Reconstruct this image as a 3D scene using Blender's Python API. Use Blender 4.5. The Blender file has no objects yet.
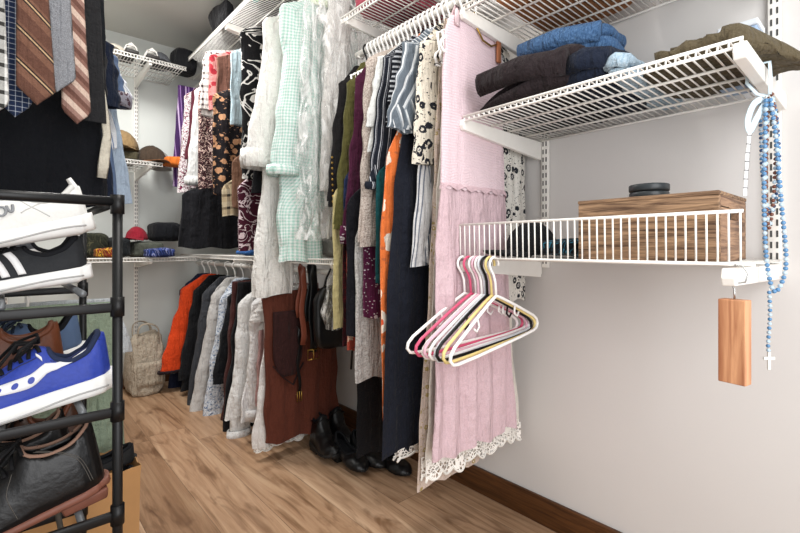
import bpy, math, random
from mathutils import Vector, noise

SC = bpy.context.scene
COL = SC.collection
PI = math.pi

# ------------------------------------------------------------------ camera, world, light, exposure
H = 0.925                       # camera height (m)
FPX = 447.0                     # focal length in pixels for an 800 px wide frame
ANG = math.atan(400.0 / FPX)    # the room's long axis lies this far left of the view axis
SA, CA = math.sin(ANG), math.cos(ANG)
KX = FPX / CA

cam = bpy.data.cameras.new('camera')
cam_o = bpy.data.objects.new('camera', cam)
COL.objects.link(cam_o)
cam_o.location = (0, 0, H)
cam_o.rotation_euler = (PI / 2, 0, -ANG)
cam.sensor_width = 36
cam.lens = FPX / 800 * 36
cam.shift_y = -18.5 / 800
cam.clip_start = 0.02
SC.camera = cam_o

world = bpy.data.worlds.new('world')
SC.world = world
world.use_nodes = True
bg = world.node_tree.nodes['Background']
bg.inputs[0].default_value = (0.98, 0.99, 1.0, 1)
bg.inputs[1].default_value = 0.92

def area(name, loc, rot, sx, sy, power, color):
    l = bpy.data.lights.new(name, 'AREA')
    l.shape = 'RECTANGLE'; l.size = sx; l.size_y = sy
    l.energy = power; l.color = color
    o = bpy.data.objects.new(name, l); COL.objects.link(o)
    o.location = loc; o.rotation_euler = rot
    return o

# daylight from the bedroom door behind the photographer, the closet's ceiling lamp, and a fill for the back
area('doorway_daylight', (0.25, -0.75, 1.35), (PI / 2, 0, -0.25), 1.1, 1.9, 31, (0.99, 0.99, 1.0))
area('ceiling_lamp_near', (0.45, 0.75, 2.28), (0, 0, 0), 0.5, 0.5, 12, (1.0, 0.97, 0.93))
area('back_fill_light', (0.42, 2.3, 2.28), (0, 0, 0), 0.5, 0.6, 34, (1.0, 0.985, 0.96))  # added light without a fixture, lifts the dim far end of the closet

SC.view_settings.view_transform = 'Standard'
SC.view_settings.look = 'None'
SC.view_settings.exposure = 0.0
SC.view_settings.gamma = 1.0
SC.view_settings.use_curve_mapping = False

# ------------------------------------------------------------------ measuring helpers
def depth_at(px, Y): return CA * Y / (1 - px * SA / KX)
def xz(px, py, Y):
    """a photo position at distance Y down the closet -> (X, Z)"""
    d = depth_at(px, Y)
    return px * d / KX, H + (248 - py) * d / FPX
def yz(px, py, X):
    d = KX * X / px
    return (d - X * SA) / CA, H + (248 - py) * d / FPX

# ------------------------------------------------------------------ materials
def lin(c):
    c = c / 255.0
    return c / 12.92 if c <= 0.04045 else ((c + 0.055) / 1.055) ** 2.4
def rgb(h):
    if isinstance(h, tuple): return h
    return (lin(int(h[0:2], 16)), lin(int(h[2:4], 16)), lin(int(h[4:6], 16)), 1)

class NT:
    def __init__(s, name):
        s.m = bpy.data.materials.new(name); s.m.use_nodes = True
        s.t = s.m.node_tree; s.n = s.t.nodes; s.l = s.t.links
        s.b = s.n['Principled BSDF']
    def new(s, typ, **kw):
        x = s.n.new(typ)
        for k, v in kw.items(): setattr(x, k, v)
        return x
    def put(s, sock, v):
        if v is None: return
        if isinstance(v, bpy.types.NodeSocket): s.l.new(v, sock)
        else: sock.default_value = v
    def uv(s): return s.new('ShaderNodeTexCoord').outputs['UV']
    def objc(s): return s.new('ShaderNodeTexCoord').outputs['Object']
    def sep(s, v):
        x = s.new('ShaderNodeSeparateXYZ'); s.put(x.inputs[0], v); return x.outputs
    def comb(s, x, y, z=0.0):
        c = s.new('ShaderNodeCombineXYZ')
        for i, v in enumerate((x, y, z)): s.put(c.inputs[i], v)
        return c.outputs[0]
    def scale(s, v, sc):
        x = s.new('ShaderNodeMapping'); s.put(x.inputs[0], v); x.inputs['Scale'].default_value = sc
        return x.outputs[0]
    def math(s, op, a, b=None, c=None):
        x = s.new('ShaderNodeMath', operation=op)
        s.put(x.inputs[0], a); s.put(x.inputs[1], b); s.put(x.inputs[2], c)
        return x.outputs[0]
    def mix(s, f, a, b, mode='MIX'):
        x = s.new('ShaderNodeMixRGB', blend_type=mode)
        s.put(x.inputs[0], f); s.put(x.inputs[1], a); s.put(x.inputs[2], b)
        return x.outputs[0]
    def ramp(s, f, stops, interp='CONSTANT'):
        x = s.new('ShaderNodeValToRGB'); s.put(x.inputs[0], f)
        e = x.color_ramp; e.interpolation = interp
        while len(e.elements) < len(stops): e.elements.new(0.5)
        for el, (p, c) in zip(e.elements, stops): el.position = p; el.color = rgb(c)
        return x.outputs[0]
    def noise(s, v, sc, detail=3, rough=0.5, dist=0.0):
        x = s.new('ShaderNodeTexNoise'); s.put(x.inputs['Vector'], v)
        x.inputs['Scale'].default_value = sc; x.inputs['Detail'].default_value = detail
        x.inputs['Roughness'].default_value = rough; x.inputs['Distortion'].default_value = dist
        return x.outputs['Fac']
    def vor(s, v, sc, rnd=1.0, feature='F1'):
        x = s.new('ShaderNodeTexVoronoi', feature=feature); s.put(x.inputs['Vector'], v)
        x.inputs['Scale'].default_value = sc; x.inputs['Randomness'].default_value = rnd
        return x.outputs
    def bump(s, h, strength, dist=0.01):
        x = s.new('ShaderNodeBump'); x.inputs['Strength'].default_value = strength
        x.inputs['Distance'].default_value = dist; s.put(x.inputs['Height'], h)
        s.l.new(x.outputs[0], s.b.inputs['Normal'])
    def fin(s, col, rough=0.8, spec=0.3, metal=0.0):
        s.put(s.b.inputs['Base Color'], rgb(col) if isinstance(col, str) else col)
        s.b.inputs['Roughness'].default_value = rough
        s.b.inputs['Specular IOR Level'].default_value = spec
        s.b.inputs['Metallic'].default_value = metal
        return s.m

_mc = {}
def cached(f):
    def w(*a, **k):
        key = (f.__name__, a, tuple(sorted(k.items())))
        if key not in _mc: _mc[key] = f(*a, **k)
        return _mc[key]
    return w

def cloth_fin(n, col, wr=0.5):
    f = n.noise(n.objc(), 22, 4, 0.6)
    f2 = n.noise(n.objc(), 420, 2)
    c = n.mix(0.35, col, n.ramp(f2, [(0.3, 'a8a8a8'), (0.7, 'ffffff')], 'LINEAR'), 'MULTIPLY')
    f3 = n.noise(n.scale(n.objc(), (1, 1, 0.16)), 34, 3, 0.55)
    n.bump(n.math('ADD', n.math('ADD', f, n.math('MULTIPLY', f3, 1.4)), n.math('MULTIPLY', f2, 0.06)), min(1.0, wr * 1.7), 0.018)
    n.b.inputs['Sheen Weight'].default_value = 0.04
    return n.fin(c, 0.88, 0.15)

@cached
def plain(c, wr=0.5):
    n = NT('plain_fabric'); return cloth_fin(n, rgb(c), wr)
@cached
def stripes(stops, period, axis='u', wr=0.4):
    """stops: ((pos, colour), ...) across one period, in metres along u (around) or v (down)"""
    n = NT('striped_fabric'); u = n.sep(n.uv())
    k = u[0] if axis == 'u' else u[1]
    if axis == 'd': k = n.math('ADD', u[0], u[1])
    f = n.math('FRACT', n.math('ADD', n.math('DIVIDE', k, period), 50.0))
    return cloth_fin(n, n.ramp(f, list(stops)), wr)
@cached
def plaid(stops_u, stops_v, pu, pv, wr=0.4):
    n = NT('plaid_fabric'); u = n.sep(n.uv())
    fu = n.math('FRACT', n.math('ADD', n.math('DIVIDE', u[0], pu), 50.0))
    fv = n.math('FRACT', n.math('ADD', n.math('DIVIDE', u[1], pv), 50.0))
    return cloth_fin(n, n.mix(0.5, n.ramp(fu, list(stops_u)), n.ramp(fv, list(stops_v))), wr)
@cached
def floral(bgc, petal, core, sc, r=0.33, leaf=None, wr=0.4, rnd=0.75):
    n = NT('floral_fabric'); uv = n.uv()
    v = n.vor(uv, sc, rnd)[0]
    d = n.math('ADD', v, n.math('MULTIPLY', n.math('SUBTRACT', n.noise(uv, sc * 4.5, 2), 0.5), 0.28))
    c = n.ramp(d, [(0, core), (r * 0.35, bgc if leaf == 'ring' else petal), (r * 0.5, petal), (r, bgc)])
    d2 = n.math('ADD', n.vor(n.scale(uv, (1, 1.7, 1)), sc * 2.3, 1.0)[0],
                n.math('MULTIPLY', n.math('SUBTRACT', n.noise(uv, sc * 6, 2), 0.5), 0.3))
    lf = petal if leaf in (None, 'ring') else leaf
    small = n.math('LESS_THAN', d2, 0.21)
    far = n.math('GREATER_THAN', d, r * 1.1)
    return cloth_fin(n, n.mix(n.math('MULTIPLY', small, far), c, rgb(lf)), wr)
@cached
def swirl(c1, c2, c3, sc, dist=9.0, wr=0.4):
    n = NT('swirl_print_fabric'); uv = n.uv()
    f = n.noise(uv, sc, 2, 0.5, dist * 0.25)
    f = n.math('FRACT', n.math('MULTIPLY', f, 5.0))
    return cloth_fin(n, n.ramp(f, [(0, c1), (0.42, c2), (0.66, c3), (0.78, c1)]), wr)
@cached
def speckle(bgc, s1, s2, sc, wr=0.5):
    n = NT('speckled_fabric'); uv = n.uv()
    f = n.noise(uv, sc, 2, 0.7)
    return cloth_fin(n, n.ramp(f, [(0, s1), (0.42, bgc), (0.57, s2), (0.66, bgc)]), wr)
@cached
def solid(name, c, rough=0.5, spec=0.4, metal=0.0, var=0.12, bump=0.0, sc=40):
    n = NT(name)
    f = n.noise(n.objc(), sc, 4)
    col = n.mix(1.0, rgb(c), n.ramp(f, [(0.25, (1 - var, 1 - var, 1 - var, 1)), (0.75, (1, 1, 1, 1))], 'LINEAR'), 'MULTIPLY')
    if bump: n.bump(f, bump, 0.01)
    return n.fin(col, rough, spec, metal)
@cached
def wood(name, c1, c2, axis, fine=60, rough=0.5, bump=0.15):
    n = NT(name)
    sc = [fine, fine, fine]; sc[axis] = fine * 0.06
    f = n.noise(n.scale(n.objc(), tuple(sc)), 1.0, 5, 0.6, 0.6)
    n.bump(f, bump, 0.004)
    return n.fin(n.ramp(f, [(0.36, c1), (0.64, c2)], 'LINEAR'), rough, 0.3)

def wall_mat(name, c):
    n = NT(name)
    f = n.noise(n.objc(), 160, 3)
    big = n.noise(n.objc(), 1.3, 2)
    n.bump(f, 0.05, 0.003)
    return n.fin(n.mix(0.04, rgb(c), n.ramp(big, [(0.3, '909090'), (0.7, 'ffffff')], 'LINEAR'), 'MULTIPLY'), 0.65, 0.25)

def floor_mat():
    n = NT('oak_plank_floor'); o = n.sep(n.objc())
    W = 0.18
    px = n.math('DIVIDE', n.math('SUBTRACT', o[0], 0.353), W)
    pid = n.math('FLOOR', px)
    wn = n.new('ShaderNodeTexWhiteNoise', noise_dimensions='1D'); n.put(wn.inputs['W'], pid)
    off = wn.outputs['Value']
    py = n.math('ADD', n.math('DIVIDE', o[1], 1.25), n.math('MULTIPLY', off, 7.0))
    bid = n.math('FLOOR', py)
    wn2 = n.new('ShaderNodeTexWhiteNoise', noise_dimensions='2D'); n.put(wn2.inputs['Vector'], n.comb(pid, bid))
    tone = wn2.outputs['Value']
    seed = n.math('MULTIPLY', tone, 37.0)
    vec = n.comb(n.math('MULTIPLY', o[0], 26.0), n.math('ADD', n.math('MULTIPLY', o[1], 1.6), seed), seed)
    g = n.noise(vec, 1.0, 6, 0.62, 1.1)
    g2 = n.noise(n.comb(n.math('MULTIPLY', o[0], 9.0), n.math('ADD', n.math('MULTIPLY', o[1], 2.2), seed), seed), 1.0, 3, 0.5, 2.2)
    c = n.ramp(g, [(0.25, '6f5139'), (0.42, 'a8876a'), (0.52, 'b8977a'), (0.72, 'ccb092')], 'LINEAR')
    c = n.mix(n.ramp(g2, [(0.54, '000000'), (0.72, 'ffffff')], 'LINEAR'), c, rgb('7c5c42'))
    c = n.mix(1.0, c, n.ramp(tone, [(0.0, 'c9bfb4'), (0.5, 'ebe6e0'), (1.0, 'ffffff')], 'LINEAR'), 'MULTIPLY')
    fx = n.math('FRACT', px); fy = n.math('FRACT', py)
    seam = n.math('MAXIMUM', n.math('LESS_THAN', fx, 0.014), n.math('LESS_THAN', fy, 0.0022))
    c = n.mix(n.math('MULTIPLY', seam, 0.55), c, rgb('4a3322'))
    n.bump(n.math('SUBTRACT', n.math('MULTIPLY', g, 0.4), seam), 0.15, 0.002)
    return n.fin(c, 0.42, 0.4)

WHITE = solid('white_coated_steel', 'efece6', 0.35, 0.45, var=0.05)
WHITE_PL = solid('white_plastic', 'f4f2ef', 0.3, 0.5, var=0.03)
BLACK_PL = solid('black_plastic', '0b0b0d', 0.4, 0.3)
BLACK_METAL = solid('black_metal_tube', '0c0d0f', 0.42, 0.35)
GOLD = solid('brass', 'b08d45', 0.3, 0.5, 0.9)
STEEL = solid('steel', 'b8b8b6', 0.25, 0.5, 0.9)
BLACK_LEATHER = solid('black_leather', '0b0b0d', 0.34, 0.35, var=0.3, bump=0.15, sc=60)
BROWN_LEATHER = solid('brown_leather', '6b3a22', 0.45, 0.4, var=0.3, bump=0.15, sc=60)
RUBBER_W = solid('white_rubber', 'e6e6e4', 0.6, 0.3, var=0.08)
LACE_BLK = solid('black_lace', '151517', 0.8, 0.2)

# ------------------------------------------------------------------ mesh helpers
class MB:
    def __init__(s): s.v = []; s.f = []; s.uv = []
    def add(s, vs, fs, uvs=None):
        b = len(s.v); s.v += [tuple(p) for p in vs]
        s.f += [tuple(i + b for i in f) for f in fs]
        s.uv += uvs if uvs else [(p[0] + p[1], p[2]) for p in vs]
        return s
    def box(s, c, d, rz=0.0, ry=0.0, taper=1.0):
        cx, cy, cz = c; x, y, z = d[0] / 2, d[1] / 2, d[2] / 2
        P = []
        for dz in (-z, z):
            k = taper if dz > 0 else 1
            for dx, dy in ((-x, -y), (x, -y), (x, y), (-x, y)): P.append(Vector((dx * k, dy * k, dz)))
        if ry: P = [Vector((p.x * math.cos(ry) + p.z * math.sin(ry), p.y, -p.x * math.sin(ry) + p.z * math.cos(ry))) for p in P]
        if rz: P = [Vector((p.x * math.cos(rz) - p.y * math.sin(rz), p.x * math.sin(rz) + p.y * math.cos(rz), p.z)) for p in P]
        P = [(p.x + cx, p.y + cy, p.z + cz) for p in P]
        return s.add(P, [(3, 2, 1, 0), (4, 5, 6, 7), (0, 1, 5, 4), (1, 2, 6, 5), (2, 3, 7, 6), (3, 0, 4, 7)])
    def prism(s, poly, t0, t1, axis=1):
        """extrude a polygon given in the other two axes from t0 to t1"""
        def mk(p, t):
            q = [p[0], p[1]]; q.insert(axis, t); return q
        n = len(poly)
        V = [mk(p, t0) for p in poly] + [mk(p, t1) for p in poly]
        F = [tuple(range(n)), tuple(range(2 * n - 1, n - 1, -1))]
        F += [(i, i + n, (i + 1) % n + n, (i + 1) % n) for i in range(n)]
        return s.add(V, F)
    def tube(s, pts, r, n=8, closed=False, flat=1.0, up=None):
        pts = [Vector(p) for p in pts]; m = len(pts)
        T = []
        for i in range(m):
            a = pts[(i - 1) % m] if (closed or i > 0) else pts[0]
            b = pts[(i + 1) % m] if (closed or i < m - 1) else pts[-1]
            t = b - a
            T.append(t.normalized() if t.length > 1e-9 else Vector((0, 0, 1)))
        ref = Vector(up) if up else (Vector((0, 0, 1)) if abs(T[0].z) < 0.9 else Vector((1, 0, 0)))
        nrm = (ref - T[0] * ref.dot(T[0])).normalized()
        V = []; U = []; L = 0
        for i in range(m):
            if i: L += (pts[i] - pts[i - 1]).length
            if up: nrm = Vector(up) - T[i] * Vector(up).dot(T[i])
            else: nrm = nrm - T[i] * nrm.dot(T[i])
            if nrm.length < 1e-6: nrm = T[i].orthogonal()
            nrm.normalize(); bi = T[i].cross(nrm)
            rr = r[i] if isinstance(r, (list, tuple)) else r
            for k in range(n):
                a = 2 * PI * k / n
                V.append(pts[i] + nrm * (math.cos(a) * rr * flat) + bi * (math.sin(a) * rr))
                U.append((k / n * 2 * PI * rr, L))
        F = []
        for i in range(m if closed else m - 1):
            for k in range(n):
                a = i * n + k; b = i * n + (k + 1) % n
                j = ((i + 1) % m) * n
                F.append((a, b, j + (k + 1) % n, j + k))
        if not closed:
            F.append(tuple(range(n - 1, -1, -1))); F.append(tuple((m - 1) * n + k for k in range(n)))
        return s.add(V, F, U)
    def lathe(s, prof, n=24, c=(0, 0, 0), sx=1.0, sy=1.0, caps=True):
        V = []
        for r, z in prof:
            for k in range(n):
                a = 2 * PI * k / n
                V.append((c[0] + r * math.cos(a) * sx, c[1] + r * math.sin(a) * sy, c[2] + z))
        F = []
        for i in range(len(prof) - 1):
            for k in range(n):
                F.append((i * n + k, i * n + (k + 1) % n, (i + 1) * n + (k + 1) % n, (i + 1) * n + k))
        if caps:
            F.append(tuple(range(n - 1, -1, -1))); F.append(tuple((len(prof) - 1) * n + k for k in range(n)))
        return s.add(V, F)
    def grid(s, P, close_u=False, uvs=None):
        """P: rows of points"""
        m = len(P[0]); V = [p for r in P for p in r]; F = []
        for i in range(len(P) - 1):
            for k in range(m if close_u else m - 1):
                F.append((i * m + k, i * m + (k + 1) % m, (i + 1) * m + (k + 1) % m, (i + 1) * m + k))
        return s.add(V, F, uvs)

def obj(name, mb, mat, parent=None, smooth=True, bevel=0.0, solid_t=0.0, sub=0, loc=None):
    me = bpy.data.meshes.new(name)
    me.from_pydata(mb.v, [], mb.f); me.update()
    ul = me.uv_layers.new(name='UVMap')
    vi = [0] * len(me.loops); me.loops.foreach_get('vertex_index', vi)
    buf = []
    for i in vi: buf += mb.uv[i]
    ul.data.foreach_set('uv', buf)
    if smooth: me.polygons.foreach_set('use_smooth', [True] * len(me.polygons))
    me.materials.append(mat)
    o = bpy.data.objects.new(name, me); COL.objects.link(o)
    if parent: o.parent = parent
    if loc: o.location = loc
    if solid_t:
        m = o.modifiers.new('thickness', 'SOLIDIFY'); m.thickness = solid_t; m.offset = 0
    if bevel:
        m = o.modifiers.new('bevel', 'BEVEL'); m.width = bevel; m.segments = 2; m.limit_method = 'ANGLE'
        m.angle_limit = 0.7
    if sub:
        m = o.modifiers.new('subdivision', 'SUBSURF'); m.levels = sub; m.render_levels = sub
    return o

def tag(o, label, cat, group=None, kind=None):
    if label: o['label'] = label
    if cat: o['category'] = cat
    if group: o['group'] = group
    if kind: o['kind'] = kind
    return o
def thing(name, label, cat, loc=(0, 0, 0), rotz=0.0, group=None):
    o = bpy.data.objects.new(name, None); COL.objects.link(o)
    o.empty_display_size = 0.03
    o.location = loc; o.rotation_euler = (0, 0, rotz)
    return tag(o, label, cat, group)
def copy_tree(o, parent=None):
    c = o.copy(); COL.objects.link(c)
    if parent: c.parent = parent
    for ch in list(o.children): copy_tree(ch, c)
    return c
def struct(name, mb, mat, **k):
    o = obj(name, mb, mat, **k); o['kind'] = 'structure'; return o

def lerp_tab(tab, t):
    if t <= tab[0][0]: return tab[0][1:]
    for a, b in zip(tab, tab[1:]):
        if t <= b[0]:
            k = (t - a[0]) / max(1e-9, b[0] - a[0]); k = k * k * (3 - 2 * k) * 0.5 + k * 0.5
            return tuple(x + (y - x) * k for x, y in zip(a[1:], b[1:]))
    return tab[-1][1:]

def blob(dim, seed, amp=0.012, freq=9.0, e1=0.45, e2=0.5, layers=0, n=44, rows=22, bend=None):
    """a lump of folded or dropped cloth resting on z = 0"""
    mb = MB(); P = []; U = []
    sx, sy, sz = dim[0] / 2, dim[1] / 2, dim[2] / 2
    sg = lambda x, e: math.copysign(abs(x) ** e, x)
    for i in range(rows + 1):
        la = -PI / 2 + PI * i / rows; row = []
        for k in range(n):
            lo = 2 * PI * k / n
            c = sg(math.cos(la), e1)
            p = Vector((sx * c * sg(math.cos(lo), e2), sy * c * sg(math.sin(lo), e2), sz * sg(math.sin(la), e1)))
            q = p + Vector((seed * 3.7, seed * 1.3, seed * 2.1))
            d = noise.noise(q * freq) * amp + noise.noise(q * freq * 2.3) * amp * 0.5
            g = Vector((p.x / sx, p.y / sy, p.z / sz * 0.9))
            if g.length > 1e-6: g.normalize()
            if layers:
                d -= 0.005 * (0.5 + 0.5 * math.cos(2 * PI * layers * (p.z + sz) / (2 * sz))) * abs(c)
            p = p + g * d
            p.z += sz
            if bend: p = Vector(bend(p))
            else: p.z = max(p.z, 0.0)
            row.append(p); U.append((p.x + p.z * 0.5, p.y + p.z * 0.5))
        P.append(row)
    mb.grid(P, True, U)
    return mb
# ------------------------------------------------------------------ the room
XR, YB, XL, ZC = 1.36, 3.40, -0.34, 2.33
struct('floor', MB().box((0.51, 1.35, -0.05), (1.9, 4.3, 0.1)), floor_mat(), smooth=False)
struct('ceiling', MB().box((0.51, 1.35, ZC + 0.05), (1.9, 4.3, 0.1)), wall_mat('ceiling_paint', 'c9c8c2'), smooth=False)
struct('wall_right', MB().box((XR + 0.05, 1.35, ZC / 2), (0.1, 4.3, ZC)), wall_mat('right_wall_paint', 'd8d5d2'), smooth=False)
struct('wall_back', MB().box((0.51, YB + 0.05, ZC / 2), (1.7, 0.1, ZC)), wall_mat('back_wall_paint', 'd3d6d2'), smooth=False)
struct('wall_left', MB().box((XL - 0.05, 1.95, ZC / 2), (0.1, 2.9, ZC)), wall_mat('left_wall_paint', 'd6d4cf'), smooth=False)
DARKWOOD = wood('stained_baseboard_wood', '3c2413', '5e3b20', 1, 90, 0.35)
struct('baseboard_right', MB().box((XR - 0.007, 1.35, 0.046), (0.014, 4.3, 0.092)), DARKWOOD, bevel=0.003)
struct('baseboard_back', MB().box((0.5, YB - 0.007, 0.046), (1.69, 0.014, 0.092)),
       wood('stained_baseboard_wood_back', '3c2413', '5e3b20', 0, 90, 0.35), bevel=0.003)

# ------------------------------------------------------------------ wall standards, brackets, wire shelves
SLOT = solid('slot_shadow_grey', '4a4a48', 0.8)
def standard(loc, rotz, z0, z1, label):
    t = thing('wall_standard', label, 'shelf track', loc, rotz, 'slotted shelf tracks')
    obj('channel', MB().box((0, 0.006, (z0 + z1) / 2), (0.025, 0.012, z1 - z0)), WHITE, t, bevel=0.002)
    s = MB(); z = z0 + 0.02
    while z < z1 - 0.03:
        for x in (-0.0055, 0.0055): s.box((x, 0.0122, z), (0.004, 0.0012, 0.015))
        z += 0.026
    obj('slot_row', s, SLOT, t, smooth=False)
    return t
def bracket(loc, rotz, length, label, h0=0.055, w=0.012, tip=0.026):
    t = thing('shelf_bracket', label, 'bracket', loc, rotz, 'white shelf brackets')
    m = MB().prism([(0.013, -h0), (length, -tip), (length + 0.006, -tip * 0.5), (length, 0.002), (0.013, 0.0)], -w / 2, w / 2, 0)
    obj('arm', m, WHITE, t, smooth=False, bevel=0.002)
    obj('wall_hook', MB().box((0, 0.011, -h0 * 0.5), (w * 0.5, 0.012, h0 * 0.7)), WHITE, t, smooth=False)
    return t
WR = 0.0019
def wire_shelf(loc, rotz, length, depth, label, lip=0.028, pitch=0.0165, lip_up=False, bars=3, group='white wire shelves'):
    """local x runs along the wall, y out from it; deck wires at z = 0"""
    t = thing('wire_shelf', label, 'shelf', loc, rotz, group)
    deck = MB(); n = int(length / pitch)
    for i in range(n + 1):
        x = length * i / n
        deck.tube([(x, 0.012, 0), (x, depth, 0)], WR, 5)
    obj('deck_wires', deck, WHITE, t)
    b = MB()
    for k in range(bars):
        y = 0.014 + (depth - 0.03) * k / (bars - 1) * (0.72 if bars > 2 else 1)
        b.tube([(0, y, -0.005), (length, y, -0.005)], 0.0032, 8)
    obj('cross_bars', b, WHITE, t)
    zt = lip if lip_up else -lip
    l = MB()
    for i in range(n + 1):
        x = length * i / n
        l.tube([(x, depth, -0.001), (x, depth + 0.002, zt)], WR, 5)
    obj('lip_wires', l, WHITE, t)
    for z in (0.0, zt):
        obj('lip_rail', MB().tube([(-0.004, depth + 0.001, z), (length + 0.004, depth + 0.001, z)], 0.0033, 8), WHITE, t)
    return t

D = 0.405
RW = XR - 0.002
Y_NEAR, Y_FAR = 0.195, 0.785
for Y, z0, z1, lb in ((Y_NEAR, 0.86, 2.3, 'white slotted wall track at the right edge behind the hanging beads'),
                      (Y_FAR, 0.86, 2.3, 'white slotted wall track on the right wall just past the pink dress'),
                      (1.40, 0.75, 2.3, 'white slotted wall track hidden behind the clear garment bag'),
                      (2.45, 0.75, 2.3, 'white slotted wall track behind the floral blouses in the far corner')):
    standard((RW, Y, 0), PI / 2, z0, z1, lb)
for X, lb in ((0.675, 'white slotted track on the back wall below the folded hats'),
              (0.02, 'white slotted track on the back wall behind the hanging navy jacket')):
    standard((X, YB - 0.002, 0), PI, 0.25, 2.2, lb)

ZC_SH, ZB_SH, ZA_SH, Z2_SH, Z1_SH, ZM_SH = H + 0.668, H + 0.362, H - 0.028, H + 0.86, H + 1.215, H - 0.045
sh = [(ZC_SH, 'highest white wire shelf over the folded jeans'),
      (ZB_SH, 'white wire shelf piled with jeans and olive trousers')]
for z, lb in sh:
    wire_shelf((RW, Y_NEAR - 0.012, z), PI / 2, 0.615, D, lb, lip=0.014, bars=4)
wire_shelf((RW, Y_NEAR - 0.012, ZA_SH), PI / 2, 0.63, D, 'white wire basket shelf with tall front lip holding the wooden box', lip=0.092, lip_up=True, bars=3)
for z, nm in ((ZC_SH, 'top right shelf'), (ZB_SH, 'jeans shelf'), (ZA_SH, 'basket shelf with the wooden box')):
    for Y, side in ((Y_NEAR, 'near'), (Y_FAR, 'far')):
        thick = 0.02 if (side == 'near' and z != ZC_SH) else 0.014
        bracket((RW, Y + ((-0.012 if z == ZB_SH else 0.0) if thick > 0.015 else (0.018 if side == 'far' else 0)), z - 0.009), PI / 2, D + 0.004 + (0.02 if z == ZA_SH and side == 'near' else 0),
                'white bracket under the %s end of the %s' % (side, nm), (0.036 if thick > 0.015 else 0.06), thick, 0.028)
wire_shelf((RW, 0.82, Z2_SH), PI / 2, 0.57, D, 'white wire shelf above the striped shirts and pink dress', lip=0.022, bars=4)
for Y, lb in ((1.02, 'white bracket above the pale floral blouse'), (1.36, 'white bracket above the clear garment bag')):
    bracket((RW, Y, Z2_SH - 0.009), PI / 2, D, lb, 0.05, 0.014)
wire_shelf((RW, 1.44, Z1_SH), PI / 2, 1.94, 0.46, 'long white wire shelf near the ceiling above the floral blouses', lip=0.022, bars=4)
for Y, lb in ((2.42, 'white bracket under the long high shelf above the plaid shirt'), (1.62, 'white bracket under the long high shelf above the white robe')):
    bracket((RW, Y, Z1_SH - 0.009), PI / 2, 0.45, lb, 0.06, 0.03)
wire_shelf((RW, 1.44, ZM_SH), PI / 2, 1.94, D, 'long white wire shelf at waist height over the lower hanging rail', lip=0.018, bars=3)
for Y, lb in ((2.42, 'white bracket of the waist high shelf above the orange jacket'), (1.46, 'white bracket at the near end of the waist high shelf')):
    bracket((RW, Y, ZM_SH - 0.009), PI / 2, D, lb, 0.05, 0.014)
for z, x1, nm in ((H + 1.135, 0.87, 'top'), (H + 0.515, 0.735, 'middle'), (H - 0.06, 0.93, 'lowest')):
    wire_shelf((x1, YB - 0.002, z), PI, x1 - XL - 0.01, D,
               {'top': 'white wire shelf along the back wall just below the ceiling',
                'middle': 'white wire shelf on the back wall carrying caps and hats',
                'lowest': 'white wire shelf on the back wall with folded dark clothes'}[nm], lip=0.02, bars=4)
    bracket((0.675, YB - 0.002, z - 0.009), PI, D - 0.01,
            {'top': 'white bracket under the ceiling high shelf on the back wall',
             'middle': 'white bracket under the back wall shelf of hats',
             'lowest': 'white bracket under the back wall shelf of folded clothes'}[nm], 0.06, 0.016)

ROD1, ROD2, RODM, RODL = H + 1.13, H + 0.745, H - 0.105, H + 0.80
RX = 1.03
def rod(y0, y1, x, z, label):
    t = thing('closet_rod', label, 'rail', (x, y0, z), 0, 'clothes rails')
    obj('bar', MB().tube([(0, 0, 0), (0, y1 - y0, 0)], 0.0115, 12), WHITE, t)
    for y in (0.02, y1 - y0 - 0.02):
        obj('rod_holder', MB().tube([(0.016, y, 0.03), (0.02, y, 0.0), (0.012, y, -0.015), (0, y, -0.018), (-0.012, y, -0.012)], 0.004, 6), WHITE, t)
rod(1.45, 3.37, RX, ROD1, 'high white rail carrying the robes and floral blouses')
rod(0.80, 1.40, RX, ROD2, 'white rail carrying the pink dress and striped shirts')
rod(1.45, 3.37, 1.06, RODM, 'low white rail carrying the orange jacket and white shirts')
rod(0.95, 2.20, 0.02, RODL, 'white rail on the left carrying ties and dark trousers')

# ------------------------------------------------------------------ hangers
def hanger_mb(hw=0.19, r=0.0042, notch=False):
    m = MB(); P = []
    for k in range(13):
        a = -0.35 + (PI + 0.9) * k / 12
        P.append((math.cos(a) * 0.019, 0, math.sin(a) * 0.019 + 0.0))
    P += [(-0.006, 0, -0.026), (0, 0, -0.045), (0, 0, -0.085)]
    hook = MB().tube(P, r * 0.85, 8, up=(0, 1, 0))
    L = []
    arm = [(0.0, -0.082), (0.03, -0.095), (0.09, -0.125), (hw - 0.02, -0.172), (hw - 0.004, -0.186), (hw, -0.199), (hw - 0.008, -0.211), (hw - 0.025, -0.215)]
    for x, z in arm: L.append((x, 0, z))
    for x in (0.1, 0.0, -0.1): L.append((x, 0, -0.217))
    for x, z in reversed(arm[1:]): L.append((-x, 0, z))
    body = MB().tube(L, r, 8, closed=True, up=(0, 1, 0))
    if notch:
        for sx in (-1, 1):
            body.tube([(sx * 0.085, 0, -0.126), (sx * 0.08, 0, -0.145), (sx * 0.092, 0, -0.156), (sx * 0.102, 0, -0.146)], r * 0.7, 6, up=(0, 1, 0))
    return hook, body
_hp = {}
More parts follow.
